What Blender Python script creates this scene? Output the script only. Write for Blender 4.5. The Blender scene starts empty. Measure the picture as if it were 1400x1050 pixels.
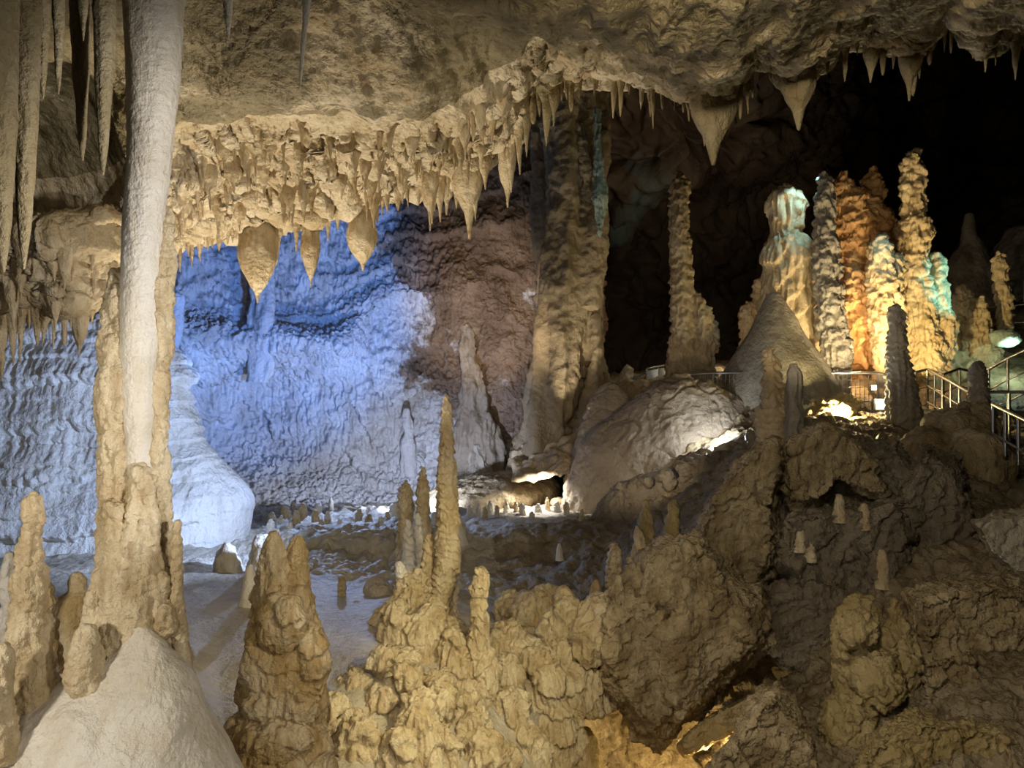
import bpy, bmesh, math, random
import numpy as np
from mathutils import Vector

random.seed(7)
sc = bpy.context.scene
COL = sc.collection

# ------------------------------------------------------------------ camera
F = 1000.0                      # focal length in pixels of the 1400 px wide frame
HY = 525.0                      # row of the horizon
cam_d = bpy.data.cameras.new('camera')
cam_d.sensor_width = 36.0
cam_d.lens = 36.0 * F / 1400.0
cam_d.clip_start = 0.05
cam_d.clip_end = 200
cam = bpy.data.objects.new('camera', cam_d)
COL.objects.link(cam)
cam.location = (0, 0, 0)
cam.rotation_euler = (math.radians(90), 0, 0)
sc.camera = cam


def P(x, y, d):
    return np.array([(x - 700.0) / F * d, d, (HY - y) / F * d])


# ------------------------------------------------------------------ world, exposure
w = bpy.data.worlds.new('cave_darkness')
sc.world = w
w.use_nodes = True
w.node_tree.nodes['Background'].inputs[0].default_value = (0.5, 0.42, 0.3, 1)
w.node_tree.nodes['Background'].inputs[1].default_value = 0.003
sc.view_settings.view_transform = 'Standard'
sc.view_settings.look = 'None'
sc.view_settings.gamma = 1
sc.view_settings.exposure = 0.0
sc.view_settings.use_curve_mapping = False
sc.cycles.use_denoising = True
sc.cycles.max_bounces = 5
sc.cycles.diffuse_bounces = 4
sc.cycles.glossy_bounces = 2
sc.cycles.sample_clamp_indirect = 4.0


# ------------------------------------------------------------------ lamps
def spot(name, pos, tgt, color, energy, angle=80, radius=0.08, blend=0.6):
    l = bpy.data.lights.new(name, 'SPOT')
    l.color = color
    l.energy = energy
    l.spot_size = math.radians(angle)
    l.spot_blend = blend
    l.shadow_soft_size = radius
    o = bpy.data.objects.new(name, l)
    COL.objects.link(o)
    a = Vector(P(*pos)); b = Vector(P(*tgt))
    o.location = a
    o.rotation_euler = (b - a).to_track_quat('-Z', 'Y').to_euler()
    return o


def point(name, pos, color, energy, radius=0.05):
    l = bpy.data.lights.new(name, 'POINT')
    l.color = color
    l.energy = energy
    l.shadow_soft_size = radius
    o = bpy.data.objects.new(name, l)
    COL.objects.link(o)
    o.location = P(*pos)
    return o


WARM = (1.0, 0.80, 0.52)
SODIUM = (1.0, 0.72, 0.30)
COOL = (0.86, 0.92, 1.0)
BLUE = (0.22, 0.42, 1.0)
ICE = (0.55, 0.70, 1.0)
CYAN = (0.30, 0.95, 1.0)
# unseen lamps to either side of the viewer, and a fill behind
o = spot('platform_lamp', (0, 0, 1), (0, 0, 2), (1.0, 0.90, 0.74), 180, 80, 0.10)
o.location = (2.3, 0.9, -0.1)
o.rotation_euler = (Vector((-1.1, 3.5, -0.9)) - o.location).to_track_quat('-Z', 'Y').to_euler()
o = spot('platform_lamp', (0, 0, 1), (0, 0, 2), (1.0, 0.91, 0.76), 130, 90, 0.12)
o.location = (-2.6, 0.9, -0.3)
o.rotation_euler = (Vector((-0.9, 3.8, -1.6)) - o.location).to_track_quat('-Z', 'Y').to_euler()
o = spot('viewer_fill', (0, 0, 1), (0, 0, 2), (1.0, 0.92, 0.78), 70, 90, 0.35)  # soft fill added behind the viewer
o.location = (-0.7, -0.6, 0.3)
o.rotation_euler = (Vector((-0.9, 3.8, -1.9)) - o.location).to_track_quat('-Z', 'Y').to_euler()
# flood lamps among the rocks
spot('drapery_flood', (318, 872, 5.25), (440, 290, 5.3), (1.0, 0.87, 0.66), 520, 72, 0.05)
spot('column_fill', (1100, 560, 1.6), (200, 420, 3.0), (1.0, 0.96, 0.92), 190, 52, 0.08)  # unseen spot added to brighten the column's right side
spot('drapery_flood', (60, 900, 4.4), (60, 400, 4.5), (1.0, 0.82, 0.58), 60, 70, 0.05)
spot('drapery_flood', (960, 820, 4.9), (820, 60, 4.0), (1.0, 0.87, 0.62), 26, 80, 0.08)
spot('cascade_flood', (820, 720, 3.4), (600, 900, 5.0), (1.0, 0.88, 0.48), 95, 75, 0.05)
point('grotto_lamp', (905, 1000, 6.7), SODIUM, 14, 0.04)
point('grotto_lamp', (968, 1030, 5.9), SODIUM, 10, 0.04)  # extra point light added to make the rock ledge glow
# blue side
spot('blue_flood', (560, 600, 8.6), (310, 370, 15), (0.13, 0.33, 1.0), 1800, 66, 0.12)
spot('blue_flood', (560, 640, 7.4), (110, 590, 8.8), (0.44, 0.60, 1.0), 850, 85, 0.05)
spot('ice_flood', (560, 690, 11.6), (560, 600, 15.4), (0.60, 0.70, 1.0), 420, 130, 0.08)
spot('ledge_flood', (470, 560, 12.6), (500, 712, 10.6), (0.42, 0.58, 1.0), 300, 84, 0.06)
# white lamps of the middle ground
spot('slab_flood', (660, 702, 12.5), (680, 600, 15.0), (1.0, 0.92, 0.80), 260, 120, 0.05)
spot('ledge_flood', (735, 640, 12.4), (740, 720, 12.4), (1.0, 0.95, 0.88), 90, 140, 0.05)
spot('pillar_flood', (770, 640, 12.2), (782, 470, 13.1), (1.0, 0.90, 0.70), 260, 40, 0.03)
spot('wall_wash', (700, 600, 9.5), (665, 420, 15.0), (1.0, 0.80, 0.56), 640, 36, 0.2)  # unseen warm wash added to brighten the brown wall
point('dome_flood', (985, 596, 11.05), (0.84, 0.92, 1.0), 34, 0.03)
spot('dome_flood', (860, 640, 9.0), (880, 590, 12.0), (1.0, 0.84, 0.62), 55, 80, 0.1)
# stalagmite garden on the right
point('garden_lamp', (1150, 560, 11.0), (1.0, 0.82, 0.38), 130, 0.04)
spot('garden_flood', (1205, 552, 11.3), (1130, 330, 14), (1.0, 0.80, 0.48), 380, 75, 0.05)
spot('garden_flood', (1255, 520, 12.2), (1250, 330, 14.5), (1.0, 0.78, 0.36), 330, 100, 0.05)
point('garden_rear_lamp', (1110, 430, 13.2), (1.0, 0.75, 0.42), 60, 0.05)
point('garden_rear_lamp', (1172, 470, 12.7), (1.0, 0.70, 0.38), 50, 0.05)
point('garden_rear_lamp', (1030, 440, 15.2), (1.0, 0.82, 0.55), 60, 0.05)
spot('cyan_flood', (1560, 440, 11.5), (1285, 390, 14.0), CYAN, 620, 24, 0.03)
spot('cyan_flood', (1118, 225, 12.5), (1080, 300, 13.1), (0.45, 0.86, 1.0), 60, 60, 0.03)
spot('cyan_flood', (1215, 300, 12.6), (1204, 350, 13.3), (0.45, 0.88, 1.0), 12, 60, 0.03)
spot('cyan_flood', (850, 240, 12.0), (818, 230, 13.2), (0.7, 0.95, 0.9), 2.5, 50, 0.03)
spot('garden_front_lamp', (1060, 480, 5.0), (1150, 380, 13), (1.0, 0.84, 0.60), 330, 32, 0.1)
point('green_niche_lamp', (1388, 478, 13.6), (0.65, 1.0, 0.8), 18, 0.03)
# faint lamp of the far hall; fill added above the viewer for the boulders
spot('hall_lamp', (1010, 330, 13), (960, 170, 22), (1.0, 0.84, 0.58), 260, 50, 0.3)
o = spot('slope_fill', (0, 0, 1), (0, 0, 2), (1.0, 0.86, 0.62), 220, 100, 0.15)  # unseen fill that lifts the boulders
o.location = (0.2, 1.0, 1.2)
o.rotation_euler = (Vector((2.3, 6.4, -1.5)) - o.location).to_track_quat('-Z', 'Y').to_euler()


# ------------------------------------------------------------------ noise
_rs = np.random.RandomState(11)
_perm = _rs.permutation(256)
_perm = np.concatenate([_perm, _perm, _perm])
_g = _rs.normal(size=(256, 3))
_g /= np.linalg.norm(_g, axis=1)[:, None]
_fp = _rs.rand(256, 3)


def _hash(i, j, k):
    return _perm[_perm[_perm[i & 255] + (j & 255)] + (k & 255)]


def pn(p):
    p = np.asarray(p, float)
    i0 = np.floor(p).astype(int)
    f = p - i0
    u = f * f * f * (f * (f * 6 - 15) + 10)
    r = 0
    for a in (0, 1):
        wa = u[:, 0] if a else 1 - u[:, 0]
        for b in (0, 1):
            wb = u[:, 1] if b else 1 - u[:, 1]
            for c in (0, 1):
                wc = u[:, 2] if c else 1 - u[:, 2]
                g = _g[_hash(i0[:, 0] + a, i0[:, 1] + b, i0[:, 2] + c)]
                r = r + wa * wb * wc * ((f - (a, b, c)) * g).sum(1)
    return r * 1.6


def fbm(p, o=4, gain=0.5):
    r = 0; a = 1.0; t = 0
    for k in range(o):
        r = r + a * pn(p * (2.03 ** k) + 17.3 * k)
        t += a; a *= gain
    return r / t


def worley(p):
    p = np.asarray(p, float)
    i0 = np.floor(p).astype(int)
    d1 = np.full(len(p), 9.0)
    for a in (-1, 0, 1):
        for b in (-1, 0, 1):
            for c in (-1, 0, 1):
                q = i0 + (a, b, c)
                fp = _fp[_hash(q[:, 0], q[:, 1], q[:, 2])] + q
                d1 = np.minimum(d1, ((fp - p) ** 2).sum(1))
    return np.sqrt(d1)


def worley2(p):
    p = np.asarray(p, float)
    i0 = np.floor(p).astype(int)
    d1 = np.full(len(p), 9.0); d2 = d1.copy(); cid = np.zeros(len(p), int)
    for a in (-1, 0, 1):
        for b in (-1, 0, 1):
            for c in (-1, 0, 1):
                q = i0 + (a, b, c)
                h = _hash(q[:, 0], q[:, 1], q[:, 2])
                dd = ((_fp[h] + q - p) ** 2).sum(1)
                m = dd < d1
                d2 = np.where(m, d1, np.minimum(d2, dd))
                cid = np.where(m, h, cid)
                d1 = np.where(m, dd, d1)
    return np.sqrt(d1), np.sqrt(d2), cid


def knobs(p):                                   # rounded popcorn, 0..1
    return np.clip(1 - worley(p) ** 2 * 1.5, 0, 1)


def scales(p, k, seed=0.0, jag=1.0):            # hanging shells one above the other, 0..1
    n = pn(np.c_[p[:, 0] * k * 0.7 + seed, p[:, 1] * k * 0.7, p[:, 2] * k * 0.25])
    n2 = pn(np.c_[p[:, 0] * k * 3.2, p[:, 1] * k * 3.2 + seed, p[:, 2] * k * 0.5])
    ph = p[:, 2] * k + n * 1.3 + n2 * 0.32 * jag
    f = ph - np.floor(ph)                       # 0 at the shell's lower rim, 1 at its top
    return np.where(f < 0.12, f / 0.12, 1 - (f - 0.12) / 0.88) ** 1.3


def relief(p, st, s):
    """height of the surface relief in metres; st amplitudes and sizes are in pixels of the frame, s = metres per pixel"""
    h = np.zeros(len(p))
    if 'big' in st:
        a, z = st['big']; h += a * s * fbm(p / (z * s), 3)
    if 'ledge' in st:
        a, z = st['ledge']; h += a * s * (scales(p, 1 / (z * s), 3.1, 0.6) - 0.5)
    if 'scale' in st:
        a, z = st['scale']; h += a * s * (scales(p, 1 / (z * s), 9.7) - 0.4)
    if 'flute' in st:
        a, z = st['flute']
        q = p / (z * s)
        q = q * (1, 1, 0.13) + 0.35 * np.c_[pn(q * 0.35), pn(q * 0.35 + 9), np.zeros(len(q))]
        f = 1 - np.abs(pn(q)) * 2.0
        h += a * s * (f - 0.3)
    if 'knob' in st:
        a, z = st['knob']; h += a * s * (knobs(p / (z * s)) - 0.4)
    if 'drip' in st:                            # elongated popcorn
        a, z = st['drip']; h += a * s * (knobs(p / (z * s) * (1, 1, 0.38)) - 0.4)
    if 'facet' in st:
        a, z = st['facet']
        q = p / (z * s)
        q = q + 0.22 * np.c_[pn(q * 1.7), pn(q * 1.7 + 5), pn(q * 1.7 + 11)]
        d1, d2, cid = worley2(q)
        h += a * s * ((cid % 13) / 13.0 - 0.5) * np.clip((d2 - d1) * 5, 0, 1) - a * s * 0.5 * np.clip(1 - (d2 - d1) * 9, 0, 1)
    if 'crack' in st:
        a, z = st['crack']
        h -= a * s * np.clip(1 - np.abs(pn(p / (z * s) * (1, 1, 0.7))) * 14, 0, 1)
    if 'rough' in st:
        a, z = st['rough']; h += a * s * fbm(p / (z * s), 3, 0.6)
    if 'crust' in st:                           # broken limestone crust, many octaves
        a, z = st['crust']
        q = p / (z * s)
        f = fbm(q, 5, 0.68)
        h += a * s * (np.abs(f) * 2.2 - 0.5) + a * 0.5 * s * pn(q * 0.4)
    if 'pit' in st:
        a, z = st['pit']; h -= a * s * np.clip(1 - worley(p / (z * s)) * 2.2, 0, 1)
    if 'grit' in st:
        a, z = st['grit']; h += a * s * (1 - 2 * np.abs(fbm(p / (z * s), 3, 0.55)) * 1.5)
    return h


# ------------------------------------------------------------------ mesh helpers
def cubic(xq, x, y):
    x = np.asarray(x, float); y = np.asarray(y, float)
    xq = np.clip(xq, x[0], x[-1])
    if len(x) == 2:
        return np.interp(xq, x, y)
    h = np.diff(x); s = np.diff(y) / h
    m = np.zeros(len(x))
    m[0], m[-1] = s[0], s[-1]
    for i in range(1, len(x) - 1):
        if s[i - 1] * s[i] <= 0:
            m[i] = 0
        else:
            w1 = 2 * h[i] + h[i - 1]; w2 = h[i] + 2 * h[i - 1]
            m[i] = (w1 + w2) / (w1 / s[i - 1] + w2 / s[i])
    k = np.clip(np.searchsorted(x, xq, side='right') - 1, 0, len(x) - 2)
    t = (xq - x[k]) / h[k]
    return ((1 + 2 * t) * (1 - t) ** 2 * y[k] + t * (1 - t) ** 2 * h[k] * m[k]
            + t * t * (3 - 2 * t) * y[k + 1] + t * t * (t - 1) * h[k] * m[k + 1])


def mesh_from(name, V, Q, smooth=True):
    V = np.ascontiguousarray(V, dtype=np.float32); Q = np.ascontiguousarray(Q, dtype=np.int32)
    me = bpy.data.meshes.new(name)
    n = Q.shape[1]
    me.vertices.add(len(V)); me.vertices.foreach_set('co', V.ravel())
    me.loops.add(Q.size); me.loops.foreach_set('vertex_index', Q.ravel())
    me.polygons.add(len(Q))
    me.polygons.foreach_set('loop_start', np.arange(0, Q.size, n, dtype=np.int32))
    me.polygons.foreach_set('loop_total', np.full(len(Q), n, dtype=np.int32))
    me.update(calc_edges=True)
    if smooth:
        me.polygons.foreach_set('use_smooth', np.ones(len(Q), dtype=bool))
    me.validate()
    return me


def grid_normals(G, wrap):
    if wrap:
        du = np.roll(G, -1, 1) - np.roll(G, 1, 1)
    else:
        du = np.gradient(G, axis=1)
    dv = np.gradient(G, axis=0)
    n = np.cross(dv, du)
    l = np.linalg.norm(n, axis=2, keepdims=True)
    return n / np.maximum(l, 1e-9)


def grid_quads(nv, nu, wrap):
    i = np.arange(nv - 1)[:, None]; cols = nu if wrap else nu - 1
    j = np.arange(cols)[None, :]; j2 = (j + 1) % nu
    a = i * nu + j; b = i * nu + j2; c = (i + 1) * nu + j2; d = (i + 1) * nu + j
    return np.stack([a, b, c, d], -1).reshape(-1, 4)


def prof_grid(prof, d, nu, nv, df=1.0, back=0.0, lean=0.0, topround=True):
    """rings of a standing body whose left and right outline are traced in frame pixels at distance d"""
    ys = [q[0] for q in prof]
    y0, y1 = ys[0], ys[-1]
    t = np.linspace(0, 1, nv)
    capn = max(4, nv // 14)
    yy = y0 + (y1 - y0) * t
    L = cubic(yy, ys, [q[1] for q in prof]); R = cubic(yy, ys, [q[2] for q in prof])
    cx = (L + R) / 2; r = (R - L) / 2
    if topround:
        hc = min(r[0] * 0.9, (y1 - y0) * 0.5)
        ang = np.linspace(0, math.pi / 2, capn)[:-1]
        ycap = y0 - hc * np.cos(ang) * 0.6
        rcap = r[0] * np.sin(ang)
        yy = np.r_[ycap, yy]; r = np.r_[rcap, r]; cx = np.r_[np.full(len(ang), cx[0]), cx]
    n = len(yy)
    th = np.linspace(0, 2 * math.pi, nu, endpoint=False)
    s = d / F
    dd = d + lean * np.linspace(0, 1, n)
    X = (cx[:, None] - 700) * s + r[:, None] * s * np.cos(th)[None]
    Y = dd[:, None] + r[:, None] * s * df * np.sin(th)[None]
    Z = np.repeat(((HY - yy) * s)[:, None], nu, 1)
    G = np.stack([X, Y, Z], -1)
    return G


def close_grid(G, wrap=True):
    """vertices and faces of a ring grid closed at both ends by centre points (triangles are written as quads with a repeated ring)"""
    nv, nu = G.shape[:2]
    return G.reshape(-1, 3), grid_quads(nv, nu, wrap)


MATS = {}


def place(o, origin):
    """moves the mesh so that the object's origin is at the given point"""
    n = len(o.data.vertices)
    a = np.empty(n * 3, dtype=np.float32)
    o.data.vertices.foreach_get('co', a)
    a = a.reshape(-1, 3) - np.asarray(origin, dtype=np.float32)
    o.data.vertices.foreach_set('co', a.ravel())
    o.data.update()
    o.location = [float(v) for v in origin]


def link(name, me, mat, parent=None):
    o = bpy.data.objects.new(name, me)
    COL.objects.link(o)
    if mat is not None:
        me.materials.append(MATS[mat])
    if parent is not None:
        o.parent = parent
        o.location = -parent.location
    return o


def tag(o, label, cat, group=None):
    o['label'] = label
    o['category'] = cat
    if group:
        o['group'] = group
    return o


def struct(o):
    o['kind'] = 'structure'
    return o


def empty(name, label, cat, loc, group=None):
    o = bpy.data.objects.new(name, None)
    COL.objects.link(o)
    o.location = [float(v) for v in loc]
    o.empty_display_size = 0.1
    return tag(o, label, cat, group)


def displaced(G, st, s, wrap=True, taper=None):
    if 'big' in st:
        h = relief(G.reshape(-1, 3), {'big': st['big']}, s).reshape(G.shape[:2])
        if taper is not None: h = h * taper
        G = G + grid_normals(G, wrap) * h[..., None]
    rest = {k: v for k, v in st.items() if k != 'big'}
    if rest:
        h = relief(G.reshape(-1, 3), rest, s).reshape(G.shape[:2])
        if taper is not None: h = h * taper
        G = G + grid_normals(G, wrap) * h[..., None]
    return G


def body(name, prof, d, st, mat, label=None, cat=None, group=None, parent=None, res=2.2, df=1.0, topround=True, kind=None):
    """one standing rock body from its traced outline"""
    s = d / F
    wmax = max(q[2] - q[1] for q in prof)
    hgt = prof[-1][0] - prof[0][0]
    nu = int(min(420, max(20, wmax * math.pi * 0.8 / res)))
    nv = int(min(620, max(16, hgt / res)))
    G = prof_grid(prof, d, nu, nv, df, topround=topround)
    cap = np.ones(G.shape[0])
    m = max(4, nv // 14)
    cap[:m] = np.linspace(0.25, 1, m)
    sg = -1.0
    taper = cap[:, None] * np.ones(nu)[None]
    G = displaced(G, st, s, True, taper * ORIENT)
    V, Q = close_grid(G)
    me = mesh_from(name, V, Q)
    base = P((prof[-1][1] + prof[-1][2]) / 2, prof[-1][0], d)
    o = link(name, me, mat, parent)
    if parent is None:
        place(o, base)
        if label: tag(o, label, cat, group)
    return o


# orientation of ring-grid normals (outwards); checked on a test ring
_t = prof_grid([(0, 0, 10), (10, 0, 10)], 10, 8, 6, topround=False)
_n = grid_normals(_t, True)[2, 0]
ORIENT = 1.0 if _n[0] > 0 else -1.0


def fuse(name, solids, voxel, st, s, mat, parent=None, smooth_iter=2):
    """solids = list of (V, Q) closed shells; they are melted into one skin and given relief"""
    Vs = []; Fs = []; off = 0
    for V, Q in solids:
        Vs.append(V); Fs.extend((np.asarray(q) + off).tolist() for q in Q); off += len(V)
    me = bpy.data.meshes.new(name + '_raw')
    me.from_pydata(np.concatenate(Vs).tolist(), [], Fs)
    o = bpy.data.objects.new('raw', me)
    COL.objects.link(o)
    m = o.modifiers.new('r', 'REMESH'); m.mode = 'VOXEL'; m.voxel_size = voxel; m.adaptivity = 0
    m2 = o.modifiers.new('s', 'SMOOTH'); m2.iterations = smooth_iter; m2.factor = 0.5
    dg = bpy.context.evaluated_depsgraph_get()
    ev = o.evaluated_get(dg).to_mesh()
    n = len(ev.vertices)
    co = np.empty(n * 3, dtype=np.float32); ev.vertices.foreach_get('co', co); co = co.reshape(-1, 3).astype(float)
    nr = np.empty(n * 3, dtype=np.float32); ev.vertex_normals.foreach_get('vector', nr); nr = nr.reshape(-1, 3)
    nq = len(ev.polygons)
    lt = np.empty(nq, dtype=np.int32); ev.polygons.foreach_get('loop_total', lt)
    li = np.empty(len(ev.loops), dtype=np.int32); ev.loops.foreach_get('vertex_index', li)
    assert (lt == 4).all()
    Q = li.reshape(-1, 4).copy()
    o.evaluated_get(dg).to_mesh_clear()
    bpy.data.objects.remove(o); bpy.data.meshes.remove(me)
    co = co + nr * relief(co, st, s)[:, None]
    return link(name, mesh_from(name, co, Q), mat, parent)


def solid_prof(prof, d, nu=20, nv=14, df=1.0, topround=True, lean=0.0):
    G = prof_grid(prof, d, nu, nv, df, topround=topround, lean=lean)
    nvv, nuu = G.shape[:2]
    V = G.reshape(-1, 3)
    Q = [tuple(q) for q in grid_quads(nvv, nuu, True)]
    Q.append(tuple(range(nuu))[::-1] if ORIENT > 0 else tuple(range(nuu))[::-1])
    Q.append(tuple(range((nvv - 1) * nuu, nvv * nuu)))
    return V, Q


def solid_hull(pts):
    """angular block: the convex hull of corner points given as frame x, y and distance"""
    bm = bmesh.new()
    for p in pts: bm.verts.new([float(c) for c in P(*p)])
    r = bmesh.ops.convex_hull(bm, input=bm.verts)
    junk = {g for g in r['geom_interior'] + r['geom_unused'] if isinstance(g, bmesh.types.BMVert)}
    bmesh.ops.delete(bm, geom=list(junk), context='VERTS')
    bm.verts.index_update()
    V = np.array([v.co[:] for v in bm.verts]); Q = [tuple(v.index for v in f.verts) for f in bm.faces]
    bm.free()
    return V, Q


def slab(outline, d0, d1, inset=0.82):
    """block with a traced outline [(x, y, front distance)], its back at distance d1"""
    cx = sum(p[0] for p in outline) / len(outline); cy = sum(p[1] for p in outline) / len(outline)
    pts = []
    for p in outline:
        d = p[2] if len(p) > 2 else d0
        pts.append((cx + (p[0] - cx) * inset, cy + (p[1] - cy) * inset, d - (d1 - d0) * .16))
        pts.append((p[0], p[1], d + (d1 - d0) * .3)); pts.append((cx + (p[0] - cx) * .9, cy + (p[1] - cy) * .9, d1))
    return solid_hull(pts)


def solid_ball(x, y, d, rx, ry, rz=None, nu=20, nv=12, lean=0.0, tilt=0.0):
    """ellipsoid at frame position x, y; rx, ry in pixels (ry is vertical), rz depth radius in pixels"""
    if rz is None: rz = rx
    s = d / F
    a = np.linspace(0.06, math.pi - 0.06, nv)
    th = np.linspace(0, 2 * math.pi, nu, endpoint=False)
    ux = np.sin(a)[:, None] * np.cos(th)[None] * rx
    uy = np.cos(a)[:, None] * np.ones(nu)[None] * ry
    ct, sn = math.cos(tilt), math.sin(tilt)
    X = (x - 700) * s + s * (ux * ct + uy * sn)
    Z = (HY - y) * s + s * (uy * ct - ux * sn)
    Y = d + np.sin(a)[:, None] * np.sin(th)[None] * rz * s
    V = np.stack([X, Y, Z], -1).reshape(-1, 3)
    Q = [tuple(q) for q in grid_quads(nv, nu, True)]
    Q.append(tuple(range(nu))[::-1]); Q.append(tuple(range((nv - 1) * nu, nv * nu)))
    return V, Q


def sheet(cols, nu, nv):
    """cols = [(x, [(y, d), ...])]; returns the grid of points, rows from first to last pair"""
    R = len(cols[0][1])
    xs = np.array([c[0] for c in cols], float)
    v = np.linspace(0, R - 1, nv)
    u = np.linspace(0, len(cols) - 1, nu)
    ui = np.arange(len(cols))
    yv = np.array([cubic(v, np.arange(R), [q[0] for q in c[1]]) for c in cols])    # (C, nv)
    dv = np.array([cubic(v, np.arange(R), [q[1] for q in c[1]]) for c in cols])
    # spread u evenly in x rather than by column index
    xt = np.linspace(xs[0], xs[-1], nu)
    Y = np.stack([cubic(xt, xs, yv[:, k]) for k in range(nv)], 0)
    D = np.stack([cubic(xt, xs, dv[:, k]) for k in range(nv)], 0)
    Xp = np.repeat(xt[None], nv, 0)
    G = np.stack([(Xp - 700) / F * D, D, (HY - Y) / F * D], -1)
    return G, Xp, Y, D


def sheet_obj(name, G, mat, parent=None, face=(0, -1, 0)):
    V, Q = G.reshape(-1, 3), grid_quads(G.shape[0], G.shape[1], False)
    return link(name, mesh_from(name, V, Q), mat, parent)


def toward_camera(G):
    n = grid_normals(G, False)
    k = (n * -G).sum(2)
    return n * np.sign(np.mean(k))


# ------------------------------------------------------------------ materials
def rock(name, c1, c2, c3, scale=3.0, streak=0.5, rough=0.75, bump=0.012, grain=60, spec=0.35, wet=0.0, split=None, stain=0.35, contrast=1.0, pits=0.5):
    """calcite or stone: two tones mixed by cloudy noise, thin streaks of a third running down, fine grain"""
    m = bpy.data.materials.new(name)
    m.use_nodes = True
    nt = m.node_tree; N = nt.nodes; L = nt.links
    b = N['Principled BSDF']
    geo = N.new('ShaderNodeNewGeometry')
    def noise(sc_, det=5, rough_=0.6, vec=None, dist=0.0):
        n = N.new('ShaderNodeTexNoise'); n.inputs['Scale'].default_value = sc_
        n.inputs['Detail'].default_value = det; n.inputs['Roughness'].default_value = rough_
        n.inputs['Distortion'].default_value = dist
        L.new(vec or geo.outputs['Position'], n.inputs['Vector'])
        return n.outputs['Fac']
    def ramp(fac, a, b_):
        r = N.new('ShaderNodeMapRange'); r.inputs['From Min'].default_value = a; r.inputs['From Max'].default_value = b_
        r.clamp = True
        L.new(fac, r.inputs['Value']); return r.outputs['Result']
    def mix(fac, a, b_):
        x = N.new('ShaderNodeMix'); x.data_type = 'RGBA'
        if isinstance(fac, float): x.inputs[0].default_value = fac
        else: L.new(fac, x.inputs[0])
        for s_, v in ((6, a), (7, b_)):
            if isinstance(v, tuple): x.inputs[s_].default_value = (*v, 1)
            else: L.new(v, x.inputs[s_])
        return x.outputs[2]
    def math_(op, a, b_):
        x = N.new('ShaderNodeMath'); x.operation = op
        for k, v in ((0, a), (1, b_)):
            if isinstance(v, (int, float)): x.inputs[k].default_value = v
            else: L.new(v, x.inputs[k])
        return x.outputs[0]
    mp = N.new('ShaderNodeMapping'); mp.inputs['Scale'].default_value = (1, 1, 0.14)
    L.new(geo.outputs['Position'], mp.inputs['Vector'])
    col = mix(ramp(noise(scale), 0.5 - 0.14 / contrast, 0.5 + 0.14 / contrast), c1, c2)
    st = math_('MULTIPLY', ramp(noise(scale * 4.5, 4, 0.55, mp.outputs[0]), 0.48, 0.66), streak)
    col = mix(st, col, c3)
    if split:                      # a second tone
        at = N.new('ShaderNodeAttribute'); at.attribute_name = 'bare_or_dim'
        f = math_('ADD', at.outputs['Fac'], math_('MULTIPLY', math_('SUBTRACT', noise(scale * 1.6, 8, 0.72), 0.5), 2.6))
        dk = mix(ramp(noise(scale * 2.3, 6, 0.7), 0.4, 0.6), split[0], split[1])
        col = mix(ramp(f, 0.42, 0.62), col, dk)
    speck = ramp(noise(grain * 0.35, 3, 0.7), 0.56, 0.72)
    col = mix(math_('MULTIPLY', speck, stain), col, c3)
    L.new(col, b.inputs['Base Color'])
    b.inputs['Roughness'].default_value = rough
    b.inputs['Specular IOR Level'].default_value = spec
    if wet:
        L.new(math_('SUBTRACT', rough, math_('MULTIPLY', ramp(noise(scale * 2), 0.45, 0.6), wet)), b.inputs['Roughness'])
    # fine relief
    h = math_('ADD', noise(grain, 4, 0.65), math_('MULTIPLY', noise(grain * 0.22, 4, 0.6, mp.outputs[0]), 1.2))
    vo = N.new('ShaderNodeTexVoronoi'); vo.inputs['Scale'].default_value = grain * 0.45
    L.new(geo.outputs['Position'], vo.inputs['Vector'])
    h = math_('ADD', h, math_('MULTIPLY', vo.outputs['Distance'], pits))
    bp = N.new('ShaderNodeBump'); bp.inputs['Strength'].default_value = 0.8; bp.inputs['Distance'].default_value = bump
    L.new(h, bp.inputs['Height']); L.new(bp.outputs[0], b.inputs['Normal'])
    MATS[name] = m
    return m


def plain(name, c, rough=0.5, metal=0.0, emit=None, alpha=None):
    m = bpy.data.materials.new(name); m.use_nodes = True
    b = m.node_tree.nodes['Principled BSDF']
    n = m.node_tree.nodes.new('ShaderNodeTexNoise'); n.inputs['Scale'].default_value = 9
    r = m.node_tree.nodes.new('ShaderNodeMix'); r.data_type = 'RGBA'
    r.inputs[6].default_value = (*[v * 0.75 for v in c], 1); r.inputs[7].default_value = (*c, 1)
    m.node_tree.links.new(n.outputs['Fac'], r.inputs[0]); m.node_tree.links.new(r.outputs[2], b.inputs['Base Color'])
    b.inputs['Roughness'].default_value = rough; b.inputs['Metallic'].default_value = metal
    if emit:
        b.inputs['Emission Color'].default_value = (*emit[0], 1); b.inputs['Emission Strength'].default_value = emit[1]
    MATS[name] = m


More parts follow.
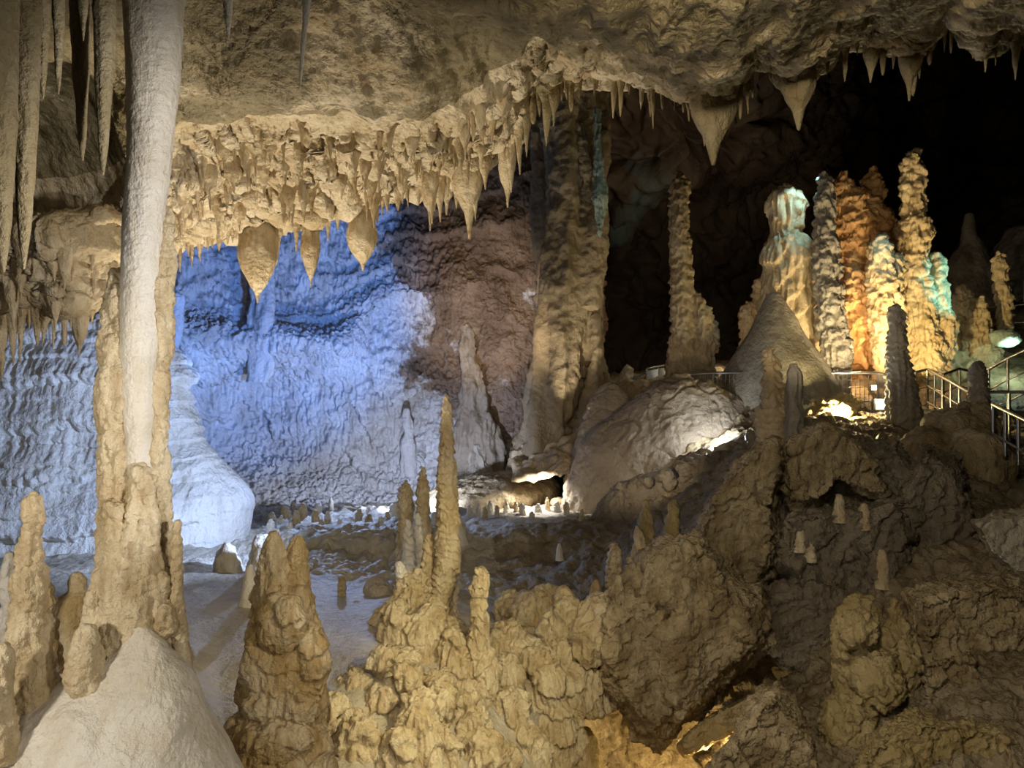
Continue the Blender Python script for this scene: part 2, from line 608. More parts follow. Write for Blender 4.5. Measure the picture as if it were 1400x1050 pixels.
rock('cream', (0.80, 0.68, 0.47), (0.60, 0.47, 0.28), (0.40, 0.27, 0.13), 4.0, 0.55, 0.55, 0.034, 42, 0.4, stain=0.5, contrast=1.5)
rock('ceiling', (0.72, 0.62, 0.45), (0.56, 0.45, 0.28), (0.40, 0.28, 0.13), 2.2, 0.6, 0.5, 0.045, 26, 0.5, contrast=1.6, stain=0.45, split=((0.33, 0.27, 0.155), (0.20, 0.16, 0.08)))  # pale drape and dark split tone put the lamplight into the colour
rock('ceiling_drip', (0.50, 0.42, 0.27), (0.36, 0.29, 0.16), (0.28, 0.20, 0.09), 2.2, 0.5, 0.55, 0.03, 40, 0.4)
rock('tan', (0.80, 0.66, 0.42), (0.58, 0.41, 0.18), (0.40, 0.24, 0.08), 4.0, 0.55, 0.6, 0.034, 42, stain=0.5, contrast=1.6)
rock('ivory', (0.84, 0.80, 0.73), (0.70, 0.64, 0.54), (0.62, 0.51, 0.34), 3.0, 0.4, 0.35, 0.014, 60, 0.6, stain=0.3, contrast=1.3)
rock('floorstone', (0.66, 0.60, 0.50), (0.50, 0.44, 0.34), (0.34, 0.27, 0.18), 1.8, 0.3, 0.5, 0.035, 30, 0.45, split=((0.36, 0.29, 0.19), (0.22, 0.17, 0.10)))
rock('domestone', (0.50, 0.42, 0.32), (0.36, 0.29, 0.21), (0.22, 0.16, 0.11), 0.9, 0.3, 0.6, 0.03, 22, 0.45)
rock('white_flow', (0.86, 0.85, 0.82), (0.72, 0.70, 0.64), (0.50, 0.45, 0.36), 0.8, 0.5, 0.6, 0.05, 22, stain=0.15)
rock('wall', (0.80, 0.80, 0.80), (0.62, 0.60, 0.58), (0.42, 0.36, 0.30), 0.7, 0.5, 0.7, 0.05, 26,
     split=((0.38, 0.27, 0.19), (0.22, 0.15, 0.10)))
rock('brownwall', (0.40, 0.31, 0.19), (0.25, 0.19, 0.11), (0.2, 0.14, 0.08), 0.7, 0.5, 0.75, 0.03, 18)
rock('boulder', (0.60, 0.49, 0.31), (0.35, 0.26, 0.14), (0.19, 0.13, 0.06), 2.6, 0.35, 0.75, 0.07, 24, 0.3, contrast=1.6, stain=0.55)
rock('darkrock', (0.34, 0.29, 0.22), (0.21, 0.17, 0.12), (0.09, 0.06, 0.035), 1.6, 0.25, 0.7, 0.07, 24, 0.3)
rock('yellow_rock', (0.62, 0.50, 0.27), (0.42, 0.32, 0.14), (0.26, 0.17, 0.06), 2.2, 0.4, 0.65, 0.03, 50)
rock('garden', (0.72, 0.58, 0.38), (0.50, 0.38, 0.22), (0.30, 0.20, 0.10), 1.2, 0.5, 0.6, 0.03, 22)
rock('garden_orange', (0.74, 0.46, 0.22), (0.56, 0.32, 0.13), (0.34, 0.17, 0.06), 1.2, 0.5, 0.6, 0.03, 22)
rock('garden_grey', (0.42, 0.38, 0.31), (0.30, 0.26, 0.21), (0.18, 0.15, 0.11), 1.6, 0.5, 0.6, 0.03, 24)
rock('hall', (0.20, 0.16, 0.12), (0.12, 0.08, 0.06), (0.07, 0.045, 0.03), 0.35, 0.3, 0.85, 0.06, 8)
rock('cyan_lit_calcite', (0.42, 0.50, 0.44), (0.30, 0.36, 0.30), (0.20, 0.26, 0.18), 2.2, 0.5, 0.6, 0.02, 30)  # green tint stands in for cyan light on the strand
plain('steel', (0.45, 0.44, 0.42), 0.35, 0.9)
plain('panel', (0.75, 0.78, 0.82), 0.5)
plain('housing', (0.12, 0.12, 0.12), 0.5)
plain('lamp_glass', (1, 1, 1), 0.3, 0, ((1.0, 0.93, 0.75), 14))
plain('concrete', (0.38, 0.35, 0.30), 0.8)

# ================================================================== THE SETTING
def wallmask(me, f):
    a = me.attributes.new('bare_or_dim', 'FLOAT', 'POINT')
    a.data.foreach_set('value', np.ascontiguousarray(f, dtype=np.float32))


# ---- ceiling: comes over the viewer, dips to a ragged lip and folds back up into the dark
ceil_cols = [
    (-260, [(-700, 1.8), (0, 2.8), (140, 3.8), (290, 4.3), (350, 3.9), (430, 4.4), (432, 5.0), (260, 6.0), (-500, 7.0)]),
    (0,    [(-700, 1.8), (0, 3.0), (130, 4.4), (300, 4.9), (345, 4.2), (425, 4.5), (428, 5.1), (250, 6.0), (-500, 7.0)]),
    (90,   [(-700, 1.8), (0, 3.1), (130, 4.5), (295, 5.0), (338, 4.2), (425, 4.6), (430, 5.2), (250, 6.0), (-500, 7.0)]),
    (150,  [(-700, 1.8), (0, 3.1), (130, 4.4), (280, 4.9), (330, 4.5), (390, 4.8), (394, 5.3), (240, 6.2), (-500, 7.0)]),
    (200,  [(-700, 1.8), (0, 3.1), (120, 4.0), (240, 4.6), (310, 4.8), (345, 5.1), (345, 5.6), (200, 6.4), (-500, 7.0)]),
    (260,  [(-700, 1.9), (0, 3.2), (130, 3.9), (170, 4.4), (250, 4.9), (325, 5.5), (324, 6.0), (180, 6.8), (-500, 7.4)]),
    (350,  [(-700, 1.9), (0, 3.2), (138, 3.7), (160, 4.5), (240, 5.0), (314, 5.6), (314, 6.2), (170, 7.0), (-500, 7.6)]),
    (450,  [(-700, 1.9), (0, 3.2), (142, 3.7), (160, 4.4), (230, 5.0), (292, 5.7), (290, 6.2), (150, 7.0), (-500, 7.6)]),
    (540,  [(-700, 1.9), (0, 3.2), (146, 3.8), (170, 4.3), (215, 4.9), (266, 5.6), (264, 6.2), (130, 7.0), (-500, 7.6)]),
    (620,  [(-700, 1.9), (0, 3.2), (110, 3.8), (150, 4.2), (192, 4.9), (244, 5.5), (240, 6.0), (110, 6.8), (-500, 7.4)]),
    (680,  [(-700, 1.9), (0, 3.2), (80, 3.7), (115, 4.1), (155, 4.7), (205, 5.3), (200, 5.9), (80, 6.6), (-500, 7.2)]),
    (730,  [(-700, 1.9), (0, 3.1), (40, 3.5), (66, 3.9), (95, 4.4), (130, 4.9), (128, 5.5), (40, 6.2), (-500, 7.0)]),
    (830,  [(-700, 1.8), (0, 3.1), (35, 3.4), (58, 3.8), (80, 4.2), (112, 4.7), (108, 5.3), (20, 6.0), (-500, 6.8)]),
    (900,  [(-700, 1.8), (0, 3.1), (35, 3.4), (60, 3.7), (88, 4.1), (118, 4.6), (112, 5.2), (20, 5.8), (-500, 6.6)]),
    (972,  [(-700, 1.8), (0, 3.0), (40, 3.3), (75, 3.6), (108, 4.0), (146, 4.4), (140, 4.9), (20, 5.6), (-500, 6.4)]),
    (1035, [(-700, 1.8), (0, 3.0), (28, 3.3), (48, 3.6), (66, 3.9), (88, 4.3), (82, 4.8), (0, 5.4), (-500, 6.2)]),
    (1085, [(-700, 1.8), (0, 3.0), (30, 3.3), (56, 3.6), (84, 3.9), (116, 4.2), (108, 4.7), (0, 5.4), (-500, 6.2)]),
    (1150, [(-700, 1.8), (-20, 2.9), (5, 3.2), (22, 3.5), (42, 3.8), (62, 4.2), (56, 4.7), (-30, 5.2), (-500, 6.0)]),
    (1200, [(-700, 1.8), (-20, 2.9), (0, 3.2), (14, 3.5), (32, 3.8), (62, 4.1), (56, 4.6), (-30, 5.2), (-500, 6.0)]),
    (1250, [(-700, 1.8), (-20, 2.9), (4, 3.2), (20, 3.5), (40, 3.8), (72, 4.1), (66, 4.6), (-30, 5.2), (-500, 6.0)]),
    (1300, [(-700, 1.8), (-30, 2.9), (-12, 3.2), (2, 3.4), (12, 3.7), (24, 4.0), (20, 4.5), (-60, 5.1), (-500, 6.0)]),
    (1345, [(-700, 1.8), (-20, 2.8), (2, 3.1), (20, 3.4), (42, 3.7), (70, 4.0), (64, 4.5), (-30, 5.1), (-500, 6.0)]),
    (1400, [(-700, 1.8), (-20, 2.8), (0, 3.1), (14, 3.4), (30, 3.7), (52, 4.0), (46, 4.5), (-40, 5.1), (-500, 6.0)]),
    (1640, [(-700, 1.8), (-20, 2.8), (0, 3.1), (18, 3.4), (36, 3.7), (62, 4.0), (56, 4.5), (-40, 5.1), (-500, 6.0)]),
]
nu, nv = 980, 440
# denser rows in the seen part
G, Xp, Yp, Dp = sheet(ceil_cols, nu, 81)
rows = np.interp(np.linspace(0, 1, nv), [0, 0.08, 0.90, 1.0], [2, 8, 60, 80])
def _rowpick(A):
    k = np.clip(np.floor(rows).astype(int), 0, 79); t = rows - k
    t = t.reshape(-1, *([1] * (A.ndim - 1)))
    return A[k] * (1 - t) + A[k + 1] * t
G, Xp = _rowpick(G), _rowpick(Xp)
v = rows / 10.0                                # 0..8 control row
# ragged lip, folds that follow the flow of the surface, and rows of hanging curtains
V2 = np.repeat(v[:, None], G.shape[1], 1)
X = G[..., 0]
def fn(a, b_, c=0.0):
    return pn(np.c_[(X * a).ravel(), (V2 * b_).ravel(), np.full(X.size, c)]).reshape(X.shape)
edge = np.exp(-((v - 5.3) / 0.6) ** 2)[:, None]
q = G.reshape(-1, 3)
teeth = (np.clip(1 - worley(q * (1, 0.7, 0.0) * 6.0 + 3) * 1.7, 0, 1) * 0.12
         + np.clip(1 - worley(q * (1, 0.7, 0.0) * 15.0) * 1.8, 0, 1) * 0.07).reshape(X.shape)
rightfade = np.interp(Xp, [0, 700, 1000, 1400], [1, 1, 0.6, 0.55])
G[..., 2] -= teeth * edge * rightfade
drape = np.clip((V2 - 2.7) / 0.6, 0, 1) * np.clip((6.4 - V2) / 0.8, 0, 1) * np.interp(Xp, [-260, 60, 180, 240, 640, 760, 1640], [0.8, 0.8, 0.8, 1, 1, 0.3, 0.25])
n = toward_camera(G)
q = G.reshape(-1, 3)
h1 = relief(q, {'big': (26, 150)}, 0.004).reshape(X.shape)
warp = 0.5 * fn(1.5, 0.9, 4.0)
fold = 1 - np.abs(pn(np.c_[((X + 0.12 * warp) * 4.0).ravel(), (V2 * 0.45).ravel(), np.full(X.size, 2.0)])).reshape(X.shape) * 2.2
fold2 = 1 - np.abs(pn(np.c_[((X + 0.08 * warp) * 11.0).ravel(), (V2 * 0.8).ravel(), np.full(X.size, 7.0)])).reshape(X.shape) * 2.2
vert = np.interp(Xp, [-260, 560, 760, 1640], [0.5, 0.6, 1.2, 1.2]) * np.clip(V2 / 1.0, 0.3, 1)
G = G + n * (h1 + vert * (0.045 * fold + 0.018 * fold2))[..., None]
# curtains
ph = V2 * 1.9 + 1.1 * fn(2.2, 1.0, 11.0) + 0.55 * fn(9.0, 0.8, 5.0) + 0.22 * fn(26.0, 0.6, 3.0)
fr = ph - np.floor(ph)                          # grows towards the lower rim of a curtain
cur = np.where(fr < 0.86, fr / 0.86, (1 - fr) / 0.14) ** 1.2
comb = 0.55 + 0.45 * np.clip(fn(15.0, 0.5, 8.0) * 1.6 + 0.3, -1, 1)
n = toward_camera(G)
G = G + n * (0.10 * cur * comb * drape)[..., None]
G[..., 2] -= 0.06 * cur * comb * drape
n = toward_camera(G)
q = G.reshape(-1, 3)
h2 = (0.030 * (1 - np.abs(fn(22.0, 0.9, 1.0)) * 2.2) + 0.03 * (1 - np.abs(fn(9.0, 0.6, 6.0)) * 2.2)) * drape + relief(q, {'drip': (2.5, 8), 'knob': (2, 18)}, 0.005).reshape(X.shape) * drape
h3 = relief(q, {'rough': (5, 30), 'crust': (2.5, 34), 'pit': (2, 12)}, 0.004).reshape(X.shape)
G = G + n * (h2 + h3)[..., None]
# the smoothed lip is brought back to its traced height
_y = np.where((V2 > 3.2) & (V2 < 6.8), HY - G[..., 2] / np.maximum(G[..., 1], .5) * F, -999).max(0)
_k = np.hanning(31); _k /= _k.sum()
_ys = np.convolve(np.pad(_y, 15, mode='edge'), _k, mode='valid')
_want = cubic(Xp[0], [c[0] for c in ceil_cols], [c[1][5][0] for c in ceil_cols]) + 7
_e = (_ys - _want)[None] * np.exp(-np.clip(np.abs(V2 - 5.3) - 0.7, 0, 9) ** 2 / 0.9)
G[..., 2] += _e * G[..., 1] / F
CEIL, CEILX = G, Xp
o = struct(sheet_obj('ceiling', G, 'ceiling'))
bare_or_dim = np.where(V2 < 2.6, 0.9, np.interp(Xp, [-260, 60, 170, 240, 640, 740, 1640], [0.35, 0.3, 0.1, -0.5, -0.5, 0.5, 0.7]))  # lit drape painted paler, dim upper and right ceiling painted darker
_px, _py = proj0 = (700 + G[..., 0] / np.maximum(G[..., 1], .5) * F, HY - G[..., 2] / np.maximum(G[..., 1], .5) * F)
bare_or_dim -= 1.2 * np.exp(-((_px - 490) / 75) ** 2 - ((_py - 75) / 85) ** 2)
wallmask(o.data, bare_or_dim.ravel())


# ---- floor: from the viewer's mound past the pool and the cascade up to the back walls
floor_cols = [
    (-500, [(1500, 2.2), (1200, 2.4), (1090, 2.7), (1000, 3.1), (900, 3.8), (850, 5.0), (800, 7.0), (770, 8.2), (740, 9.5), (715, 11), (700, 12.5), (690, 14.5), (670, 17)]),
    (0,    [(1500, 2.0), (1200, 2.3), (1110, 2.5), (1050, 2.8), (975, 3.3), (880, 4.6), (810, 6.6), (775, 8.0), (745, 9.3), (715, 11), (700, 12.5), (690, 14.5), (670, 17)]),
    (130,  [(1500, 2.0), (1200, 2.3), (1110, 2.6), (1030, 2.9), (970, 3.4), (880, 4.6), (810, 6.6), (775, 8.0), (745, 9.3), (715, 11), (700, 12.5), (690, 14.5), (670, 17)]),
    (230,  [(1500, 2.0), (1120, 2.5), (1040, 3.0), (990, 3.6), (950, 4.2), (880, 5.2), (825, 6.4), (790, 7.4), (760, 8.6), (725, 10.5), (705, 12.5), (690, 14.5), (670, 17)]),
    (310,  [(1500, 2.6), (1120, 3.4), (1050, 3.9), (990, 4.4), (950, 4.8), (885, 5.4), (825, 6.4), (790, 7.4), (765, 8.4), (728, 10.5), (705, 12.5), (690, 14.5), (670, 17)]),
    (430,  [(1500, 3.0), (1120, 3.7), (1050, 4.0), (980, 4.4), (930, 4.8), (880, 5.4), (830, 6.5), (800, 7.3), (770, 8.3), (728, 10.0), (700, 12.5), (690, 14.5), (676, 17)]),
    (520,  [(1500, 3.1), (1120, 3.8), (1050, 4.1), (970, 4.5), (900, 4.9), (860, 5.4), (825, 6.4), (800, 7.4), (770, 8.6), (730, 10.0), (698, 12.3), (690, 14.5), (676, 17)]),
    (610,  [(1500, 3.2), (1120, 4.1), (1050, 4.5), (980, 4.8), (910, 5.2), (865, 5.8), (835, 7.0), (810, 8.4), (770, 9.8), (722, 10.6), (699, 12.3), (690, 14.0), (676, 17)]),
    (720,  [(1500, 3.4), (1120, 4.4), (1050, 4.9), (980, 5.3), (930, 5.7), (880, 6.4), (850, 7.6), (815, 9.0), (765, 9.9), (720, 10.4), (697, 12.4), (688, 13.8), (676, 17)]),
    (820,  [(1500, 3.6), (1120, 6.0), (1050, 6.9), (1000, 7.2), (940, 7.3), (890, 7.4), (850, 7.7), (815, 8.8), (765, 9.6), (722, 10.2), (694, 12.3), (680, 13.8), (660, 17)]),
    (920,  [(1500, 3.6), (1120, 5.8), (1050, 6.8), (1000, 7.2), (930, 7.3), (880, 7.4), (820, 7.8), (760, 8.4), (710, 9.2), (670, 10.2), (640, 11.5), (610, 13), (540, 16)]),
    (1040, [(1500, 3.2), (1120, 4.2), (1050, 4.8), (980, 5.6), (930, 6.6), (880, 7.0), (800, 7.2), (720, 7.6), (650, 8.4), (605, 9.4), (585, 10.6), (565, 12), (520, 16)]),
    (1160, [(1500, 3.0), (1120, 3.8), (1040, 4.3), (970, 4.8), (900, 5.5), (840, 6.1), (770, 6.6), (700, 7.2), (640, 8.0), (600, 9.0), (575, 10.4), (555, 12), (512, 16)]),
    (1280, [(1500, 2.8), (1120, 3.5), (1040, 4.0), (970, 4.5), (900, 5.0), (840, 5.6), (770, 6.2), (700, 6.9), (650, 7.8), (610, 9.0), (580, 10.6), (556, 12), (505, 16)]),
    (1420, [(1500, 2.6), (1120, 3.3), (1040, 3.8), (970, 4.3), (900, 4.8), (840, 5.4), (770, 6.0), (715, 6.8), (670, 7.6), (640, 9.0), (600, 10.6), (560, 12), (500, 16)]),
    (1750, [(1500, 2.4), (1120, 3.1), (1040, 3.6), (970, 4.1), (900, 4.6), (840, 5.2), (770, 5.8), (715, 6.6), (670, 7.6), (640, 9.0), (600, 10.6), (560, 12), (490, 16)]),
]
G, Xp, Yp, Dp = sheet(floor_cols, 1050, 620)
n = toward_camera(G)
smoothzone = np.interp(Xp, [250, 300, 480, 560], [1, 1, 1, 0]) * np.interp(Dp, [4.4, 4.9, 7.2, 7.8], [0, 1, 1, 0])
smoothzone = np.maximum(smoothzone, np.interp(Xp, [150, 300], [1, 0]) * np.interp(Dp, [3.4, 4.2], [1, 0]))
q = G.reshape(-1, 3)
pxs = (Dp / F)
rough = relief(q, {'big': (14, 110), 'rough': (8, 45)}, 0.006).reshape(Dp.shape)
rocky = relief(q, {'facet': (22, 60), 'crust': (9, 40)}, 0.006).reshape(Dp.shape) * np.interp(Xp, [760, 900], [0, 1])
stub = relief(q, {'knob': (9, 14), 'crust': (4, 20)}, 0.012).reshape(Dp.shape) * np.interp(Dp, [7.4, 8.4, 13, 14], [0, 1, 1, 0.4]) * np.interp(Xp, [300, 360, 600, 660, 860, 930], [0.2, 1, 1, 0.35, 0.35, 0])
G = G + n * ((rough + rocky) * (1 - 0.85 * smoothzone) + stub)[..., None]
FLOOR, FLOORX, FLOORY = G, Xp, Yp
o = struct(sheet_obj('floor', G, 'floorstone'))
wallmask(o.data, (np.interp(Xp, [640, 900], [-1.2, 1.2]) + np.interp(Dp, [8.2, 9.2, 10.4, 11], [0, 1.3, 1.3, 0]) * np.interp(Xp, [560, 640], [0, 1])).ravel())


def on_floor(x, d):
    """height of the floor near a frame column x at distance d"""
    X = (x - 700) / F * d
    dd = (FLOOR[::3, ::3, 0] - X) ** 2 + (FLOOR[::3, ::3, 1] - d) ** 2
    k = np.unravel_index(np.argmin(dd), dd.shape)
    return FLOOR[::3, ::3][k]


# ---- back wall with its calcite skin
wb = [
    (60,  [(-60, 13.5), (150, 13.2), (300, 12.8), (430, 12.6), (480, 12.3), (540, 12.6), (620, 12.6), (680, 12.2), (760, 11.6)]),
    (230, [(-60, 15.0), (150, 14.6), (300, 14.2), (430, 13.8), (470, 13.3), (540, 13.9), (620, 13.9), (680, 13.2), (760, 12.2)]),
    (350, [(-60, 16.0), (150, 15.6), (300, 15.2), (430, 14.9), (466, 14.2), (540, 15.0), (620, 14.9), (680, 13.9), (760, 12.8)]),
    (450, [(-60, 16.4), (150, 16.0), (300, 15.6), (430, 15.4), (478, 14.7), (540, 15.3), (620, 15.2), (680, 14.4), (760, 13.0)]),
    (540, [(-60, 16.2), (150, 15.9), (300, 15.5), (395, 15.0), (420, 15.4), (520, 15.2), (600, 15.3), (670, 14.8), (760, 13.4)]),
    (640, [(-60, 15.8), (150, 15.6), (300, 15.2), (400, 14.8), (470, 15.0), (540, 15.0), (600, 15.0), (660, 14.9), (760, 13.8)]),
    (720, [(-60, 15.4), (150, 15.2), (300, 15.0), (400, 14.9), (470, 14.9), (540, 15.0), (600, 15.2), (650, 15.4), (760, 14.6)]),
    (800, [(-60, 15.4), (150, 15.2), (300, 15.2), (400, 15.2), (470, 15.2), (540, 15.4), (600, 15.8), (650, 16.2), (760, 16.0)]),
    (822, [(-60, 17.0), (150, 17.0), (300, 17.0), (400, 17.0), (470, 17.0), (540, 17.0), (600, 17.0), (650, 17.4), (760, 17.0)]),
    (826, [(-60, 24.0), (150, 24.0), (300, 24.0), (400, 24.0), (470, 24.0), (540, 24.0), (600, 24.0), (650, 24.0), (760, 24.0)]),
]
G, Xp, Yp, Dp = sheet(wb, 620, 620)
n = toward_camera(G)
q = G.reshape(-1, 3)
h = relief(q, {'big': (22, 150), 'ledge': (8, 60)}, 0.015).reshape(Dp.shape)
G = G + n * h[..., None]
n = toward_camera(G)
q = G.reshape(-1, 3)
blue = np.interp(Xp, [540, 660], [1, 0])
fl = relief(q, {'drip': (5, 6.5), 'flute': (3.5, 6), 'scale': (2.5, 22)}, 0.015).reshape(Dp.shape) * (0.25 + 0.75 * blue)
kn = relief(q, {'crust': (4.5, 40), 'knob': (2, 10), 'rough': (4, 40)}, 0.015).reshape(Dp.shape)
G = G + n * (fl + kn)[..., None]
o = sheet_obj('wall_back', G, 'wall')
Yr = Yp
bare_or_dim = np.interp(Xp, [300, 470, 540, 610, 830], [-0.40, -0.15, 0.05, 0.9, 0.8])
bare_or_dim = np.where(Yr > 500, bare_or_dim - np.interp(Yr, [500, 580], [0, 0.45]) * np.interp(Xp, [560, 650, 720], [1, 0.6, 0.1]), bare_or_dim)
bare_or_dim += np.interp(Xp, [500, 540, 720], [0, 0.6, 0.6]) * np.interp(Yr, [250, 380, 400], [1, 1, 0])
bare_or_dim += 1.1 * np.exp(-((Xp - 320) / 70) ** 2 - ((Yr - 580) / 55) ** 2)
bare_or_dim += 0.5 * np.exp(-((Xp - 545) / 30) ** 2 - ((Yr - 530) / 60) ** 2)
wallmask(o.data, bare_or_dim.ravel())
struct(o)
WALL, WALLX, WALLY = G, Xp, Yp


# ---- left wall: a white flowstone dome in terraces
prof = [(422, -220, 60), (436, -300, 140), (455, -420, 196), (490, -540, 236), (560, -640, 262), (620, -700, 290), (660, -760, 322), (690, -800, 338), (740, -840, 338), (775, -860, 332), (840, -900, 330)]
G = prof_grid(prof, 10.0, 1500, 420, 0.30)
G = np.concatenate([G[:, 780:1500], G[:, :60]], 1)
n = toward_camera(G)
q = G.reshape(-1, 3)
amp = np.interp(G[..., 0], [-4.5, -3.9], [1, 0.12])
hh = relief(q, {'big': (20, 150)}, 0.010).reshape(G.shape[:2])
def terrace(q, pitch, seed):
    ph = q[:, 2] / pitch + 0.40 * pn(np.c_[q[:, 0] * 0.7, q[:, 1] * 0.5, q[:, 2] * 0.35 + seed]) + 0.16 * pn(np.c_[q[:, 0] * 3.1, q[:, 1], q[:, 2] * 0.2 + seed]) + 0.07 * pn(np.c_[q[:, 0] * 14, q[:, 1], q[:, 2] + seed])
    f = ph - np.floor(ph)
    return np.where(f < 0.1, f / 0.1, 1 - (f - 0.1) / 0.9)
hh += (0.11 * terrace(q, 0.62, 1.0) + 0.05 * terrace(q, 0.26, 5.0)).reshape(G.shape[:2]) * amp
G = G + n * hh[..., None]
n = toward_camera(G)
q = G.reshape(-1, 3)
fl = 1 - np.abs(pn(np.c_[q[:, 0] * 9, q[:, 1] * 3, q[:, 2] * 0.7])) * 2.2
fl2 = 1 - np.abs(pn(np.c_[q[:, 0] * 22, q[:, 1] * 6, q[:, 2] * 1.3])) * 2.2
hh = ((0.020 * fl + 0.012 * fl2) * (0.4 + 0.6 * (fbm(q * 0.7, 2) > -0.1))).reshape(G.shape[:2]) * amp + relief(q, {'rough': (2, 30)}, 0.010).reshape(G.shape[:2])
G = G + n * hh[..., None]
struct(sheet_obj('wall_left', G, 'white_flow'))


# ---- the far hall, nearly dark
wf = [
    (700,  [(-260, 17), (-80, 19), (90, 22), (180, 24), (260, 25), (330, 27), (420, 28), (520, 26), (640, 22)]),
    (840,  [(-260, 17), (-80, 19), (90, 21), (180, 22), (260, 23), (330, 27), (420, 28), (520, 26), (640, 22)]),
    (930,  [(-260, 17), (-80, 19), (100, 20), (180, 21), (235, 22), (320, 28), (420, 30), (500, 27), (640, 21)]),
    (1040, [(-260, 18), (-80, 20), (90, 21), (150, 22), (215, 23), (270, 29), (420, 31), (500, 27), (640, 21)]),
    (1140, [(-260, 20), (-80, 24), (60, 26), (120, 28), (190, 30), (270, 33), (420, 32), (500, 27), (640, 21)]),
    (1260, [(-260, 30), (-80, 36), (60, 40), (120, 42), (190, 42), (270, 40), (420, 32), (500, 26), (640, 21)]),
    (1420, [(-260, 30), (-80, 36), (60, 40), (120, 42), (190, 42), (300, 30), (350, 24), (420, 20), (640, 17)]),
    (1800, [(-260, 30), (-80, 36), (60, 40), (120, 42), (190, 40), (300, 28), (350, 23), (420, 19), (640, 16)]),
]
G, Xp, Yp, Dp = sheet(wf, 420, 320)
n = toward_camera(G)
h = relief(G.reshape(-1, 3), {'big': (60, 200), 'facet': (60, 160), 'grit': (16, 60), 'rough': (14, 50)}, 0.022).reshape(Dp.shape)
G = G + n * h[..., None]
struct(sheet_obj('wall_far', G, 'hall'))

# ---- terrace carrying the stalagmite garden
terr = [
    (700,  [(660, 12.6), (640, 13.2), (620, 14.0), (590, 15.5), (550, 18), (530, 22)]),
    (860,  [(640, 12.0), (600, 12.8), (560, 13.4), (530, 14.2), (518, 16), (512, 22)]),
    (960,  [(620, 11.2), (580, 12.2), (545, 13.0), (520, 14.0), (505, 16), (498, 22)]),
    (1060, [(600, 10.8), (575, 11.8), (555, 12.6), (525, 13.6), (508, 16), (492, 22)]),
    (1160, [(600, 10.4), (575, 11.6), (556, 12.6), (520, 14.0), (500, 16), (480, 22)]),
    (1260, [(605, 10.2), (580, 11.4), (562, 12.6), (520, 14.2), (495, 16), (440, 22)]),
    (1380, [(610, 10.2), (585, 11.4), (560, 12.6), (515, 14.2), (480, 16), (400, 22)]),
    (1700, [(610, 10.2), (585, 11.4), (560, 12.6), (510, 14.2), (470, 16), (380, 22)]),
]
G, Xp, Yp, Dp = sheet(terr, 460, 130)
n = toward_camera(G)
h = relief(G.reshape(-1, 3), {'big': (14, 70), 'rough': (9, 25), 'knob': (6, 16)}, 0.013).reshape(Dp.shape)
G = G + n * h[..., None]
struct(sheet_obj('floor_terrace', G, 'garden'))

# ================================================================== THE THINGS
ONES = ['', 'first', 'second', 'third', 'fourth', 'fifth', 'sixth', 'seventh', 'eighth', 'ninth', 'tenth', 'eleventh', 'twelfth', 'thirteenth',
        'fourteenth', 'fifteenth', 'sixteenth', 'seventeenth', 'eighteenth', 'nineteenth']
TENS = {2: 'twent', 3: 'thirt', 4: 'fort', 5: 'fift', 6: 'sixt', 7: 'sevent', 8: 'eight', 9: 'ninet'}


def nth(n):
    if n > 100: return 'hundred and ' + nth(n - 100)
    if n == 100: return 'hundredth'
    if n < 20: return ONES[n]
    t, u = divmod(n, 10)
    return TENS[t] + 'ieth' if u == 0 else TENS[t] + 'y-' + ONES[u]


def proj(G):
    X, Y, Z = G[..., 0], G[..., 1], G[..., 2]
    return 700 + X / Y * F, HY - Z / Y * F


def finder(G, rows=None):
    H = G if rows is None else G[rows]
    H = H[::2, ::2].reshape(-1, 3)
    H = H[H[:, 1] > 0.5]
    px, py = proj(H)
    def f(x, y):
        k = np.argmin((px - x) ** 2 + (py - y) ** 2)
        return H[k]
    return f


KNOBBY = {'big': (5, 60), 'knob': (5, 13), 'rough': (3, 20)}
COARSE = {'big': (7, 60), 'drip': (6, 18), 'knob': (3.5, 9), 'rough': (2, 12)}
SHELLS = {'big': (4, 60), 'scale': (6, 13), 'drip': (3, 6), 'rough': (2, 10)}
SMOOTH = {'big': (3, 60), 'rough': (1.2, 30)}
RUGGED = {'big': (6, 40), 'scale': (6, 16), 'knob': (5, 9), 'flute': (2, 6)}

# ---------------------------------------------------------------- the great column on the left
col = empty('cave_column', 'tall pale floor to ceiling column with a smooth glistening shaft in the left foreground', 'column', P(190, 1000, 3.0))
body('shaft', [(-120, 158, 262), (-40, 168, 254), (0, 171, 249), (60, 174, 246), (100, 176, 243), (200, 177, 233), (280, 173, 224), (350, 169, 218), (450, 167, 214), (560, 170, 210), (660, 174, 206), (740, 180, 204)],
     3.0, {'big': (3, 90), 'flute': (1.0, 26), 'rough': (0.8, 14), 'knob': (0.5, 3.5)}, 'ivory', parent=col, res=1.8)
sh = [solid_prof([(372, 150, 172), (430, 146, 190), (480, 139, 190), (540, 134, 190), (600, 139, 190), (690, 140, 200), (760, 136, 215), (800, 134, 224), (850, 128, 236), (900, 118, 246), (960, 112, 250)], 3.02, 28, 30, 1.0),
      solid_prof([(288, 222, 238), (340, 214, 237), (420, 200, 235), (500, 196, 231), (560, 195, 228), (620, 196, 227), (690, 190, 230), (760, 185, 233), (820, 180, 244), (870, 178, 250), (930, 176, 262), (1000, 190, 268)], 3.04, 28, 34, 0.9),
      solid_prof([(640, 182, 206), (700, 176, 212), (760, 160, 222), (850, 150, 236), (930, 150, 250)], 2.96, 22, 20, 0.9),
      solid_prof([(690, 146, 168), (740, 142, 176), (800, 138, 190), (880, 128, 190), (940, 122, 180)], 2.93, 22, 20, 0.8),
      solid_prof([(300, 214, 226), (420, 206, 222), (520, 204, 220)], 3.05, 14, 14, 0.9)]
